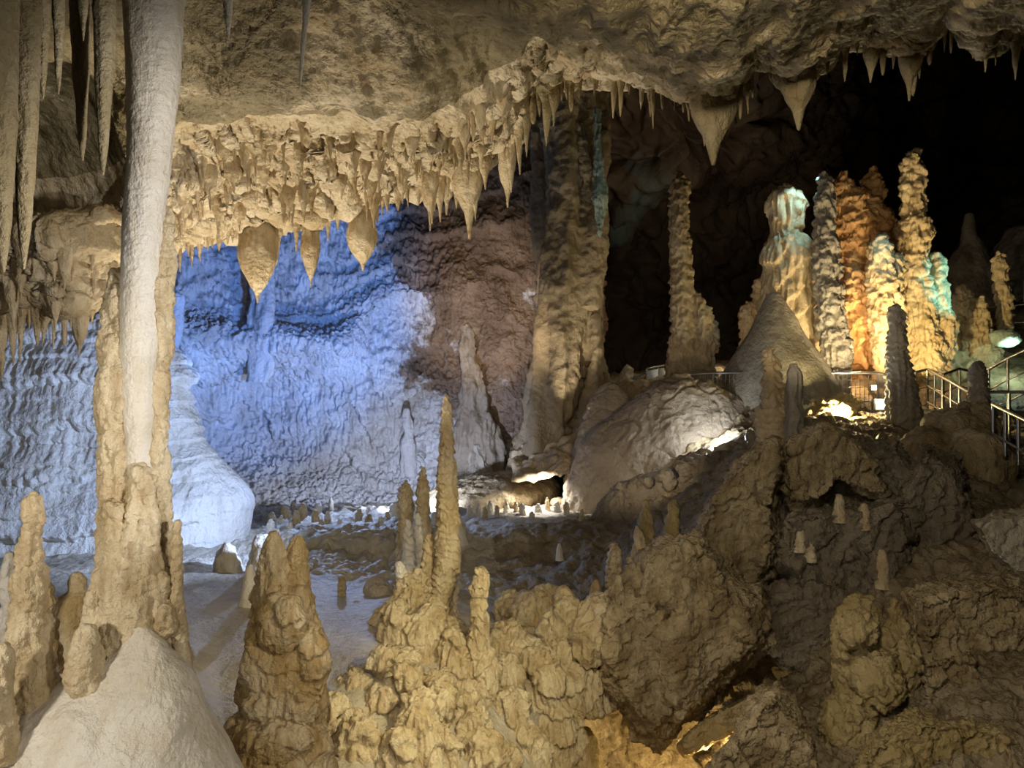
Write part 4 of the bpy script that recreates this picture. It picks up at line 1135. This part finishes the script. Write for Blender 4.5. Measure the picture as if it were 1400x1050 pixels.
M('flowstone_mass', [sp([(318, 1378, 1420), (335, 1366, 1440), (360, 1350, 1460), (420, 1330, 1480)], 20.5)], 20.5, {'big': (6, 50), 'rough': (4, 20)}, 'garden_grey', 'dim rounded rock hump far back at the right edge', 'flowstone')
M('stalagmite', [sp([(497, 1330, 1342), (505, 1327, 1346), (540, 1325, 1350), (570, 1322, 1354), (600, 1316, 1360)], 9.0)], 9.0, {'big': (3, 30), 'scale': (3, 9), 'rough': (2, 12)}, 'garden_grey', 'dim ringed stalagmite standing before the stair railing')
M('stalagmite', [sp([(479, 1046, 1056), (490, 1044, 1061), (520, 1043, 1066), (550, 1042, 1071), (575, 1036, 1074), (600, 1038, 1078), (625, 1036, 1082)], 8.8), sp([(558, 1036, 1044), (572, 1032, 1054), (600, 1036, 1060)], 8.8)], 8.8, SHELLS, 'garden',
  'scaly stalagmite lit yellow standing on the great boulder')
M('stalagmite', [sp([(501, 1081, 1089), (510, 1077, 1094), (540, 1075, 1096), (570, 1074, 1097), (600, 1072, 1100), (625, 1070, 1104)], 8.6)], 8.6, {'big': (3, 30), 'flute': (2.5, 8), 'rough': (2, 10)}, 'garden_grey',
  'smooth grey blunt stalagmite beside the scaly yellow one on the great boulder')
M('stalagmite', [sp([(498, 856, 861), (506, 852, 864), (520, 848, 868), (545, 842, 872)], 15.0)], 15.0, GR, 'garden', 'little yellow stalagmite far left beyond the dome', vox=1.5)
R('flowstone_boulder', [solid_ball(1130, 570, 11.4, 40, 24, 34), solid_ball(1155, 552, 11.6, 20, 12, 20), solid_ball(1110, 582, 11.2, 26, 20, 26)], 0.024, {'ledge': (5, 12), 'rough': (4, 14), 'knob': (3, 9)}, 0.0114, 'yellow_rock',
  'rippled rock glowing yellow beneath the garden', 'rock')
R('flowstone_boulder', [solid_ball(1374, 462, 13.9, 20, 13, 16)], 0.03, {'big': (4, 20), 'rough': (2, 8)}, 0.0138, 'cyan_lit_calcite', 'smooth rounded rock above the green lamp at the right edge', 'rock')
R('flowstone_wall', [sp([(492, 1240, 1320), (505, 1226, 1340), (530, 1220, 1350), (580, 1215, 1360)], 14.6, 0.4, 40)], 0.03, {'big': (4, 30), 'flute': (5, 9), 'drip': (3, 9)}, 0.0145, 'garden', 'low fluted flowstone wall glowing yellow behind the handrail', 'flowstone')

# ---------------------------------------------------------------- boulders on the right
BR = {'big': (12, 110), 'facet': (11, 50), 'crust': (8, 34), 'rough': (4, 18), 'pit': (3, 9)}
bb = [slab([(1062, 597), (1035, 612), (1000, 640), (975, 668), (1000, 760), (1062, 700), (1070, 620)], 6.75, 7.7),
      slab([(975, 662), (955, 700), (943, 750), (938, 800), (1000, 860), (1048, 810), (1066, 740), (1068, 690), (1020, 650)], 6.7, 7.6),
      slab([(945, 740), (932, 800), (915, 850), (908, 900), (960, 930), (1010, 900), (1036, 850), (1050, 800)], 6.5, 7.3),
      solid_ball(1010, 700, 6.8, 40, 50, 20), solid_ball(985, 790, 6.6, 36, 50, 22)]
R('boulder', bb, 0.016, BR, 0.007, 'boulder', 'great pitted boulder face left of the crack', 'boulder', 'boulders on the right', 1)
bb = [slab([(1072, 608), (1095, 590), (1122, 577), (1150, 586), (1160, 640), (1140, 672), (1112, 690), (1100, 700), (1073, 692)], 6.8, 7.6),
      slab([(1122, 577), (1140, 580), (1172, 602), (1192, 630), (1212, 652), (1226, 674), (1220, 688), (1190, 682), (1150, 664), (1110, 640)], 6.75, 7.4)]
R('boulder', bb, 0.016, dict(BR, crust=(6, 30)), 0.007, 'boulder', 'pale roof shaped boulder right of the crack below the scaly stalagmite', 'boulder', 'boulders on the right', 1)
# hanging mass above the grotto
bb = [slab([(810, 880), (830, 826), (860, 800), (900, 800), (940, 850), (946, 960), (905, 1034), (882, 1022), (852, 978), (820, 925)], 5.7, 6.4, 0.7),
      slab([(930, 770), (1000, 780), (1046, 815), (1056, 880), (1018, 925), (958, 965), (915, 1010), (890, 960), (900, 850)], 5.7, 6.6, 0.7),
      slab([(868, 760), (905, 735), (960, 730), (1010, 790), (1000, 850), (930, 860), (860, 830)], 5.9, 7.2, 0.8), solid_ball(1000, 860, 6.0, 44, 40, 24), sp([(790, 838, 850), (830, 826, 862), (900, 828, 872), (960, 845, 880)], 5.75, 0.8, 20),
      solid_ball(870, 880, 5.8, 40, 44, 30), sp([(775, 850, 880), (800, 836, 900), (860, 820, 920)], 6.0, 0.6, 26), solid_ball(930, 900, 5.6, 40, 60, 26)]
R('rock_mass', bb, 0.013, {'big': (12, 70), 'drip': (6, 26), 'crust': (8, 34), 'facet': (9, 40), 'pit': (3, 9)}, 0.006, 'boulder', 'overhanging brown rock mass above the glowing grotto', 'rock', 'boulders on the right', it=2)
bb = [slab([(1072, 700), (1150, 690), (1230, 680), (1262, 730), (1240, 790), (1180, 830), (1100, 830), (1062, 770)], 6.3, 7.3),
      slab([(1225, 680), (1262, 600), (1310, 620), (1330, 690), (1350, 770), (1290, 800), (1230, 790)], 6.6, 7.6),
      slab([(1040, 800), (1110, 790), (1190, 810), (1170, 900), (1090, 930), (1030, 900)], 6.1, 7.0), slab([(1170, 610), (1230, 600), (1262, 660), (1230, 700), (1195, 650)], 7.0, 7.8)]
R('boulder', bb, 0.016, BR, 0.0068, 'darkrock', 'wide dark grey boulder slope below the roof shaped boulder', 'boulder', 'boulders on the right', 1)
bb = [slab([(1236, 806), (1290, 790), (1345, 786), (1420, 800), (1440, 900), (1390, 990), (1320, 1010), (1262, 960), (1240, 880)], 5.1, 6.0),
      slab([(1250, 900), (1330, 880), (1380, 960), (1330, 1020), (1262, 990)], 4.8, 5.6)]
R('boulder', bb, 0.013, BR, 0.0054, 'boulder', 'large olive brown boulder filling the lower right', 'boulder', 'boulders on the right', 1)
bb = [slab([(1326, 712), (1360, 700), (1440, 700), (1450, 790), (1390, 792), (1350, 760)], 6.0, 6.8)]
R('boulder', bb, 0.014, dict(BR, crust=(4, 34), facet=(5, 50)), 0.0062, 'floorstone', 'smooth light grey boulder at the right edge', 'boulder', 'boulders on the right', 2)
bb = [solid_ball(1310, 600, 8.6, 36, 44, 36), solid_ball(1290, 585, 8.8, 26, 26, 26), solid_ball(1335, 640, 8.2, 42, 56, 40), solid_ball(1345, 590, 8.6, 26, 40, 26), solid_ball(1315, 570, 8.7, 16, 20, 16), solid_ball(1270, 620, 8.6, 40, 36, 36)]
R('boulder', bb, 0.028, {'big': (10, 60), 'knob': (6, 26), 'rough': (4, 18)}, 0.0086, 'boulder', 'bulbous brown rock lumps under the ringed stalagmite', 'boulder', 'boulders on the right')
bb = [sp([(820, 1150, 1196), (845, 1142, 1210), (880, 1140, 1230), (930, 1142, 1240), (980, 1130, 1260), (1050, 1100, 1290), (1200, 1060, 1330)], 4.9, 0.7, 36),
      sp([(822, 1216, 1228), (850, 1214, 1240), (880, 1212, 1250), (930, 1205, 1256), (1000, 1200, 1262)], 4.85, 0.9, 24),
      sp([(832, 1142, 1150), (850, 1140, 1158), (900, 1136, 1164)], 4.8, 0.9, 20), solid_ball(1175, 860, 4.7, 28, 26), solid_ball(1200, 930, 4.7, 34, 40), solid_ball(1160, 1000, 4.6, 40, 50)]
R('rock_pinnacle', bb, 0.016, {'big': (8, 50), 'knob': (5, 22), 'facet': (8, 28), 'crust': (6, 22), 'pit': (3, 9)}, 0.0048, 'yellow_rock', 'crumbly brown pinnacle of fused knobs at the lower right', 'rock', 'boulders on the right')
bb = [slab([(1036, 940), (1062, 932), (1088, 956), (1128, 1030), (1180, 1150), (930, 1150), (975, 1040)], 4.4, 5.2), slab([(975, 1030), (1010, 1000), (1050, 1060), (1020, 1150), (920, 1150)], 4.3, 4.9)]
R('boulder', bb, 0.016, BR, 0.0046, 'boulder', 'sloping peaked boulder at the bottom edge right of the grotto', 'boulder', 'boulders on the right')
bb = [slab([(1180, 1010), (1250, 975), (1340, 985), (1420, 1010), (1450, 1150), (1150, 1150)], 4.1, 5.0), slab([(1160, 1050), (1210, 1000), (1260, 1040), (1240, 1150), (1130, 1150)], 4.0, 4.6)]
R('boulder', bb, 0.016, BR, 0.0043, 'yellow_rock', 'ochre crumbly boulder along the bottom edge at the right', 'boulder', 'boulders on the right')
bb = [slab([(925, 1020), (960, 985), (1000, 965), (1050, 940), (1070, 950), (1030, 990), (970, 1012), (935, 1034)], 5.9, 6.9, 0.9)]
R('rock_ledge', bb, 0.02, {'big': (6, 50), 'ledge': (3, 12), 'rough': (3, 14)}, 0.0062, 'yellow_rock', 'rock ledge glowing yellow beneath the overhanging mass', 'rock', 'boulders on the right')
# white stumps on the dark slope
slope = [o_ for o_ in COL.objects if o_.name.startswith(('boulder', 'rock_pinnacle'))]
for x, y, h_, w_, lab in [(1147, 698, 20, 15, 'small white stump on the dark slope below the roof shaped boulder'), (1181, 708, 18, 15, 'second small white stump right of the first on the dark slope'),
                          (1092, 738, 16, 17, 'round white stump on the left of the dark slope'), (1206, 788, 34, 18, 'pale ribbed stump low on the dark slope'),
                          (1241, 790, 15, 14, 'small orange cone above the crumbly brown pinnacle'), (1108, 752, 11, 14, 'tiny round stump beside the round white one')]:
    d = surf(slope, x, y + 4) + 0.045
    body('stalagmite', [(y - h_, x - w_ * .28, x + w_ * .28), (y - h_ * .6, x - w_ * .42, x + w_ * .42), (y, x - w_ * .5, x + w_ * .5), (y + 16, x - w_ * .6, x + w_ * .6)], d, {'big': (2, 16), 'scale': (1.0, 6), 'rough': (1, 8)}, 'tan' if 'orange' in lab else 'cream', lab, 'stalagmite', 'white stumps on the dark slope', res=1.2)

# ---------------------------------------------------------------- stalactites
ex = [c[0] for c in ceil_cols]; ed = [c[1][5][1] for c in ceil_cols]; ey = [c[1][5][0] for c in ceil_cols]
edge_d = lambda x: float(cubic(np.array([x]), ex, ed)[0])
edge_y = lambda x: float(cubic(np.array([x]), ex, ey)[0])


def tite(xt, yt, w, L, kind='cone', d=None, mat='cream', lean=0.0, st=None, label=None, group=None, res=1.4, parent=None, name='stalactite'):
    """hanging body: tip at xt, yt, top width w and length L in frame pixels"""
    if d is None: d = edge_d(xt) - 0.04
    y0 = yt - L; x0 = xt - lean
    if kind == 'cone': pf = [(0, 1.9), (.1, 1.4), (.22, 1.0), (.4, .72), (.6, .46), (.8, .26), (.92, .15), (1, .06)]
    elif kind == 'carrot': pf = [(0, .8), (.2, .75), (.4, .92), (.55, 1.05), (.7, .85), (.84, .42), (.92, .14), (1, .05)]
    elif kind == 'lobe': pf = [(0, 1.2), (.2, 1.0), (.45, .9), (.62, .62), (.72, .34), (.84, .18), (1, .07)]
    elif kind == 'straw': pf = [(0, 1.4), (.1, 1.0), (.6, .8), (.9, .6), (1, .25)]
    else: pf = [(0, 1.0), (.3, .96), (.6, .8), (.8, .55), (.93, .3), (1, .08)]
    pr = []
    for t, k in pf:
        xc = x0 + lean * t
        hw = max(w * k * .5, .35)
        pr.append((y0 + L * t, xc - hw, xc + hw))
    s = d / F
    nu = int(min(120, max(12, w * 3.1 / res))); nv = int(min(220, max(14, L / res)))
    G = prof_grid(pr, d, nu, nv, 0.9)
    if st is None: st = {'big': (w * .12, w * 1.6 + 6), 'drip': (w * .09, w * .45 + 2), 'flute': (w * .05, w * .3 + 2)}
    tp = np.interp(np.linspace(0, 1, G.shape[0]), [0, .08, .75, 1], [.4, 1, .7, .05])[:, None] * np.ones(nu)[None]
    G = displaced(G, st, s, True, tp * ORIENT)
    V, Q = close_grid(G)
    o = link(name, mesh_from(name, V, Q), mat, parent)
    if parent is None:
        place(o, P(x0, y0, d))
        tag(o, label or '', 'stalactite', group)
    return o


# near ones at the upper left; darker material stands in for missing lamplight
NG = 'near stalactites at the upper left'
for xt, yt, w, L, kind, d, lean, lab in [
        (5, 372, 46, 520, 'long', 2.1, 6, 'thick near stalactite hanging down along the left edge'),
        (33, 368, 40, 520, 'long', 2.2, -4, 'thick near stalactite with a glistening tip, second from the left edge'),
        (-8, 150, 60, 300, 'long', 1.9, 0, 'blunt yellowish stalactite cut off by the upper left corner'),
        (59, 136, 20, 240, 'long', 2.5, 0, 'slim near stalactite hanging between the thick pair and the short one'),
        (80, 129, 17, 230, 'long', 2.6, 0, 'slim near stalactite, shorter neighbour of the long thin one at upper left'),
        (114, 56, 26, 150, 'cone', 2.6, 0, 'short pointed near stalactite at the top edge left of the column'),
        (113, 220, 27, 330, 'long', 2.9, 6, 'long thin near stalactite third to the left of the great column'),
        (141, 240, 29, 340, 'long', 2.8, -3, 'long smooth stalactite with a pale tip just left of the great column'),
        (312, 53, 17, 150, 'long', 2.6, 1, 'white icicle shaped stalactite at the top edge right of the great column'),
        (410, 124, 17, 210, 'cone', 3.1, -16, 'thin slanting white stalactite ending above the ceiling shelf')]:
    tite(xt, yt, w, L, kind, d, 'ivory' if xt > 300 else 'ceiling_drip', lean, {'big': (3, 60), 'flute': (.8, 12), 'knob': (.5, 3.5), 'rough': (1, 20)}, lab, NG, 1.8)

# the main ones along the lip
big = [
    (2, 520, 26, 150, 'cone'), (18, 500, 17, 90, 'cone'), (27, 497, 12, 80, 'cone'), (51, 473, 22, 70, 'cone'), (58, 476, 9, 40, 'cone'), (72, 479, 9, 60, 'cone'), (88, 472, 9, 50, 'straw'),
    (108, 488, 21, 120, 'carrot'), (97, 450, 10, 50, 'cone'), (120, 436, 12, 60, 'cone'), (131, 420, 10, 60, 'cone'), (40, 450, 14, 60, 'cone'), (64, 455, 12, 55, 'cone'), (8, 470, 16, 70, 'cone'),
    (246, 372, 10, 60, 'cone'), (262, 366, 9, 50, 'cone'), (272, 352, 12, 50, 'cone'), (284, 344, 9, 40, 'cone'), (300, 336, 10, 40, 'cone'), (318, 332, 12, 40, 'cone'),
    (352, 414, 46, 150, 'carrot'), (378, 364, 17, 80, 'cone'), (336, 350, 16, 60, 'cone'), (425, 393, 23, 120, 'carrot'), (405, 345, 14, 60, 'cone'), (448, 330, 12, 50, 'cone'), (462, 316, 12, 50, 'cone'),
    (474, 306, 10, 40, 'cone'), (496, 371, 37, 110, 'carrot'), (516, 306, 14, 50, 'cone'), (530, 292, 13, 45, 'cone'), (545, 288, 12, 50, 'cone'), (558, 284, 9, 40, 'cone'),
    (588, 316, 27, 100, 'lobe'), (602, 304, 19, 90, 'lobe'), (624, 285, 14, 50, 'cone'), (642, 327, 42, 130, 'lobe'), (650, 302, 12, 60, 'cone'), (666, 228, 9, 40, 'straw'),
    (694, 284, 26, 100, 'lobe'), (699, 264, 16, 80, 'cone'), (711, 239, 14, 80, 'cone'), (720, 215, 12, 70, 'cone'), (729, 170, 10, 40, 'straw'), (747, 200, 17, 80, 'cone'), (757, 173, 18, 70, 'lobe'),
    (738, 160, 12, 50, 'cone'), (768, 140, 9, 30, 'cone'), (781, 153, 8, 40, 'straw'), (792, 134, 6, 30, 'straw'), (812, 130, 9, 30, 'cone'), (838, 162, 12, 60, 'cone'), (848, 160, 12, 60, 'cone'), (860, 130, 14, 50, 'cone'),
    (876, 150, 10, 40, 'cone'), (889, 160, 9, 50, 'cone'), (893, 176, 10, 80, 'cone'), (906, 150, 6, 45, 'straw'), (922, 150, 8, 50, 'cone'), (934, 154, 5, 35, 'straw'), (942, 166, 4, 45, 'straw'),
    (975, 226, 62, 140, 'lobe'), (963, 200, 16, 70, 'cone'), (1012, 163, 7, 50, 'straw'), (1023, 156, 9, 50, 'cone'), (1029, 134, 6, 40, 'straw'), (1000, 140, 12, 40, 'cone'),
    (1092, 178, 46, 110, 'lobe'), (1070, 110, 16, 40, 'cone'), (1113, 129, 11, 60, 'cone'), (1131, 106, 10, 50, 'cone'), (1155, 112, 15, 70, 'cone'), (1172, 76, 10, 30, 'cone'),
    (1190, 113, 22, 70, 'lobe'), (1207, 103, 9, 60, 'straw'), (1221, 95, 12, 60, 'cone'), (1243, 138, 30, 100, 'lobe'), (1248, 131, 9, 50, 'straw'), (1257, 108, 16, 60, 'lobe'), (1271, 89, 9, 50, 'straw'),
    (1291, 71, 8, 50, 'cone'), (1300, 73, 5, 55, 'straw'), (1304, 50, 5, 30, 'straw'), (1330, 80, 14, 50, 'cone'), (1347, 99, 26, 80, 'lobe'), (1361, 90, 12, 60, 'cone'), (1373, 70, 9, 40, 'straw'),
    (1388, 110, 17, 80, 'cone'), (1396, 70, 10, 40, 'cone')]
r6 = random.Random(77)
for k in range(66):
    x = 232 + 460 * r6.random() if k < 26 else 700 + 700 * r6.random()
    w_ = r6.uniform(8, 20); y = edge_y(x) + r6.uniform(4, 26) * (0.8 if x > 700 else 1)
    big.append((x, y, w_, w_ * r6.uniform(1.8, 3.2) + 14, r6.choice(['cone', 'cone', 'lobe'])))
big.sort()
shape = {'cone': 'tapering', 'carrot': 'bulging carrot shaped', 'lobe': 'broad shouldered', 'straw': 'thread thin', 'long': 'long'}
for i, (xt, yt, w_, L, kind) in enumerate(big):
    sz = 'large ' if w_ > 24 else ('small ' if w_ < 11 else '')
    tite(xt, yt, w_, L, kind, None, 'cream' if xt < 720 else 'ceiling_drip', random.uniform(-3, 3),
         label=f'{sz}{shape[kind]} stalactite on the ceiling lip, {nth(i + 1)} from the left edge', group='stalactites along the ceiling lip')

# small ones on the draped face of the shelf
n_rows = int((v <= 5.6).sum())
cf = finder(CEIL, slice(int((v <= 2.6).sum()), n_rows))
r3 = random.Random(21)
face = []
for k in range(170):
    if k < 34: x = r3.uniform(0, 150); y = r3.uniform(345, 425)
    else:
        x = r3.uniform(235, 690); t = r3.random() ** 0.8
        lo = float(np.interp(x, [235, 350, 450, 540, 620, 690], [175, 170, 165, 178, 158, 120])); hi = edge_y(x) - 4
        y = lo + (hi - lo) * t
    w_ = r3.uniform(7, 16) * (1.5 if r3.random() < .25 else 1); L = w_ * r3.uniform(2.4, 4.6)
    face.append((x, y, w_, L, r3.uniform(-4, 4)))
face.sort()
for i, (x, y, w_, L, ln) in enumerate(face):
    p = cf(x, y)
    d = float(p[1]) + 0.02
    sz = 'stout' if w_ > 13 else 'slim'
    tite(x, y + L * .72, w_, L, 'cone' if w_ < 14 else 'lobe', d, 'cream', ln, label=f'{sz} hanging drip on the draped ceiling shelf, {nth(i + 1)} from the left', group='drips on the draped shelf')

# ---------------------------------------------------------------- handrails
def tube(V, Q, a, b, r, n=8):
    a = np.array(a, float); b = np.array(b, float)
    t = (b - a) / np.linalg.norm(b - a)
    u = np.cross(t, (0, 0, 1.0)); u = u / np.linalg.norm(u) if np.linalg.norm(u) > 1e-3 else np.array((1.0, 0, 0))
    w2 = np.cross(t, u)
    o_ = sum(len(x) for x in V)
    th = np.linspace(0, 2 * math.pi, n, endpoint=False)
    ring = (u[None] * np.cos(th)[:, None] + w2[None] * np.sin(th)[:, None]) * r
    V.append(a + ring); V.append(b + ring)
    for i in range(n):
        Q.append((o_ + i, o_ + (i + 1) % n, o_ + n + (i + 1) % n, o_ + n + i))


def rail_mesh(name, pts, r, parent):
    V = []; Q = []
    for a, b in zip(pts[:-1], pts[1:]): tube(V, Q, a, b, r)
    return link(name, mesh_from(name, np.concatenate(V), np.array(Q)), 'steel', parent)


def railing(pts, hgt, label, posts_every=1.0, mid=2, r=0.018, infill=None, panel=False):
    """pts = frame positions (x, y, d) of the hand rail"""
    W3 = [P(*p) for p in pts]
    root = empty('railing', label, 'railing', W3[0] - np.array((0, 0, hgt)), 'steel railings of the walkway')
    rail_mesh('handrail', W3, r * 1.25, root)
    for m_ in range(mid):
        k = hgt * (m_ + 1) / (mid + 0.3)
        rail_mesh('middle_rail', [p - np.array((0, 0, k)) for p in W3], r * 0.7, root)
    for a, b in zip(W3[:-1], W3[1:]):
        L = np.linalg.norm(b - a); n = max(1, int(round(L / posts_every)))
        for i in range(n):
            q = a + (b - a) * i / n
            rail_mesh('post', [q, q - np.array((0, 0, hgt * 1.15))], r, root)
            if infill:
                q2 = a + (b - a) * (i + 1) / n
                nb = infill
                V = []; Q = []
                for j in range(1, nb):
                    c = q + (q2 - q) * j / nb
                    rail_mesh('baluster', [c - np.array((0, 0, 0.02)), c - np.array((0, 0, hgt * .95))], r * .35, root) if nb <= 5 else tube(V, Q, c - np.array((0, 0, .02)), c - np.array((0, 0, hgt * .95)), r * .3, 5)
                for j in range(1, 5):
                    k = np.array((0, 0, hgt * .95 * j / 5))
                    tube(V, Q, q - k, q2 - k, r * .25, 5)
                if V: link('wire_mesh', mesh_from('wire_mesh', np.concatenate(V), np.array(Q)), 'steel', root)
            if panel:
                q2 = a + (b - a) * (i + 1) / n
                z = np.array((0, 0, 1.0)); th = np.array((0, 0.012, 0))
                c8 = [q - z * .05, q2 - z * .05, q2 - z * hgt * .8, q - z * hgt * .8]
                V = np.array([c + th for c in c8] + [c - th for c in c8])
                link('infill_panel', mesh_from('infill_panel', V, np.array([(0, 1, 2, 3), (7, 6, 5, 4), (0, 4, 5, 1), (1, 5, 6, 2), (2, 6, 7, 3), (3, 7, 4, 0)]), False), 'panel', root)
    e = W3[-1]
    rail_mesh('post', [e, e - np.array((0, 0, hgt * 1.15))], r, root)
    return root


railing([(884, 504, 14.6), (915, 498, 15.4)], 0.36, 'short stretch of railing with pale blue panels left of the shaggy stalagmite', 0.5, 1, panel=True)
railing([(838, 534, 14.4), (862, 520, 14.6), (884, 508, 14.7)], 0.5, 'dim railing climbing past the little yellow stalagmite', 0.35, 1, infill=8)
railing([(918, 511, 13.0), (940, 512, 12.6), (975, 510, 12.5), (1032, 509, 12.4), (1140, 510, 12.3), (1200, 510, 12.2), (1214, 513, 12.1)], 0.62, 'long railing with wire mesh crossing before the smooth cone', 0.9, 1, infill=10)
railing([(1252, 509, 12.0), (1268, 505, 12.2), (1290, 512, 11.8), (1312, 504, 12.0), (1330, 508, 12.0)], 0.66, 'railing silhouetted against the glowing flowstone wall', 0.34, 2)
railing([(1268, 505, 12.2), (1300, 522, 11.0), (1324, 536, 10.4)], 0.62, 'railing running down the steps beside the dark stalagmite', 0.4, 2)
railing([(1330, 512, 11.8), (1352, 505, 11.5), (1378, 490, 11.2), (1420, 470, 10.8)], 0.75, 'railing climbing towards the green lamp at the right edge', 0.42, 2)
railing([(1358, 553, 8.0), (1412, 579, 7.0), (1460, 600, 6.4)], 0.42, 'nearest railing sloping down at the right edge', 0.32, 1)
railing([(1326, 536, 10.4), (1380, 536, 10.2), (1430, 536, 10.0)], 0.62, 'level railing behind the nearest one at the right edge', 0.5, 1)
railing([(1330, 398, 19.5), (1360, 389, 19.0), (1400, 381, 18.0), (1440, 378, 17.5)], 0.5, 'dim upper railing behind the slim yellow stalagmite', 0.5, 1)
railing([(1350, 420, 16.2), (1378, 418, 16.0), (1430, 414, 15.6)], 0.5, 'dim lower railing right of the slim yellow stalagmite', 0.4, 1)


# walkway deck under the railings
def deck(pts, wdt, label):
    """concrete walkway; pts = (x, y, d) of its front top edge"""
    A = [P(*p) for p in pts]
    V = []; Q = []
    for p in A:
        V += [p, p + np.array((0, wdt, 0)), p + np.array((0, wdt, -.14)), p - np.array((0, 0, .14))]
    for i in range(len(A) - 1):
        for j in range(4):
            Q.append((4 * i + j, 4 * i + (j + 1) % 4, 4 * i + 4 + (j + 1) % 4, 4 * i + 4 + j))
    Q += [(3, 2, 1, 0), tuple(range(len(V) - 4, len(V)))]
    o = link('walkway', mesh_from('walkway', np.array(V), np.array(Q), False), 'concrete')
    place(o, A[0])
    return tag(o, label, 'walkway')
deck([(915, 560, 12.9), (975, 559, 12.5), (1032, 559, 12.4), (1140, 560, 12.3), (1214, 562, 12.1)], 0.9, 'narrow concrete walkway in front of the smooth cone')
deck([(1214, 561, 12.1), (1252, 562, 12.0), (1330, 562, 12.0), (1400, 562, 11.5)], 0.9, 'concrete walkway before the glowing flowstone wall')


# ---------------------------------------------------------------- lamps one can see
def floodlight(x, y, d, w_, h_, label):
    root = empty('floodlight', label, 'lamp', P(x, y + h_ / 2, d), 'floodlights')
    s = d / F; a, b = w_ * s / 2, h_ * s / 2; c = P(x, y, d)
    def box(name, x0, x1, y0, y1, z0, z1, mat):
        V = np.array([(x0, y0, z0), (x1, y0, z0), (x1, y1, z0), (x0, y1, z0), (x0, y0, z1), (x1, y0, z1), (x1, y1, z1), (x0, y1, z1)]) + c
        return link(name, mesh_from(name, V, np.array([(3, 2, 1, 0), (4, 5, 6, 7), (0, 1, 5, 4), (1, 2, 6, 5), (2, 3, 7, 6), (3, 0, 4, 7)]), False), mat, root)
    box('housing', -a * 1.15, a * 1.15, 0.0, 0.12, -b * 1.2, b * 1.2, 'housing')
    box('lens', -a, a, -0.012, 0.0, -b, b, 'lamp_glass')
    box('bracket', -a * .3, a * .3, 0.02, 0.08, -b * 2.2, -b * 1.2, 'steel')
floodlight(1207, 553, 11.4, 18, 13, 'rectangular floodlight glowing white left of the dark stalagmite')
floodlight(1195, 530, 12.9, 7, 6, 'small distant lamp glowing behind the long railing')
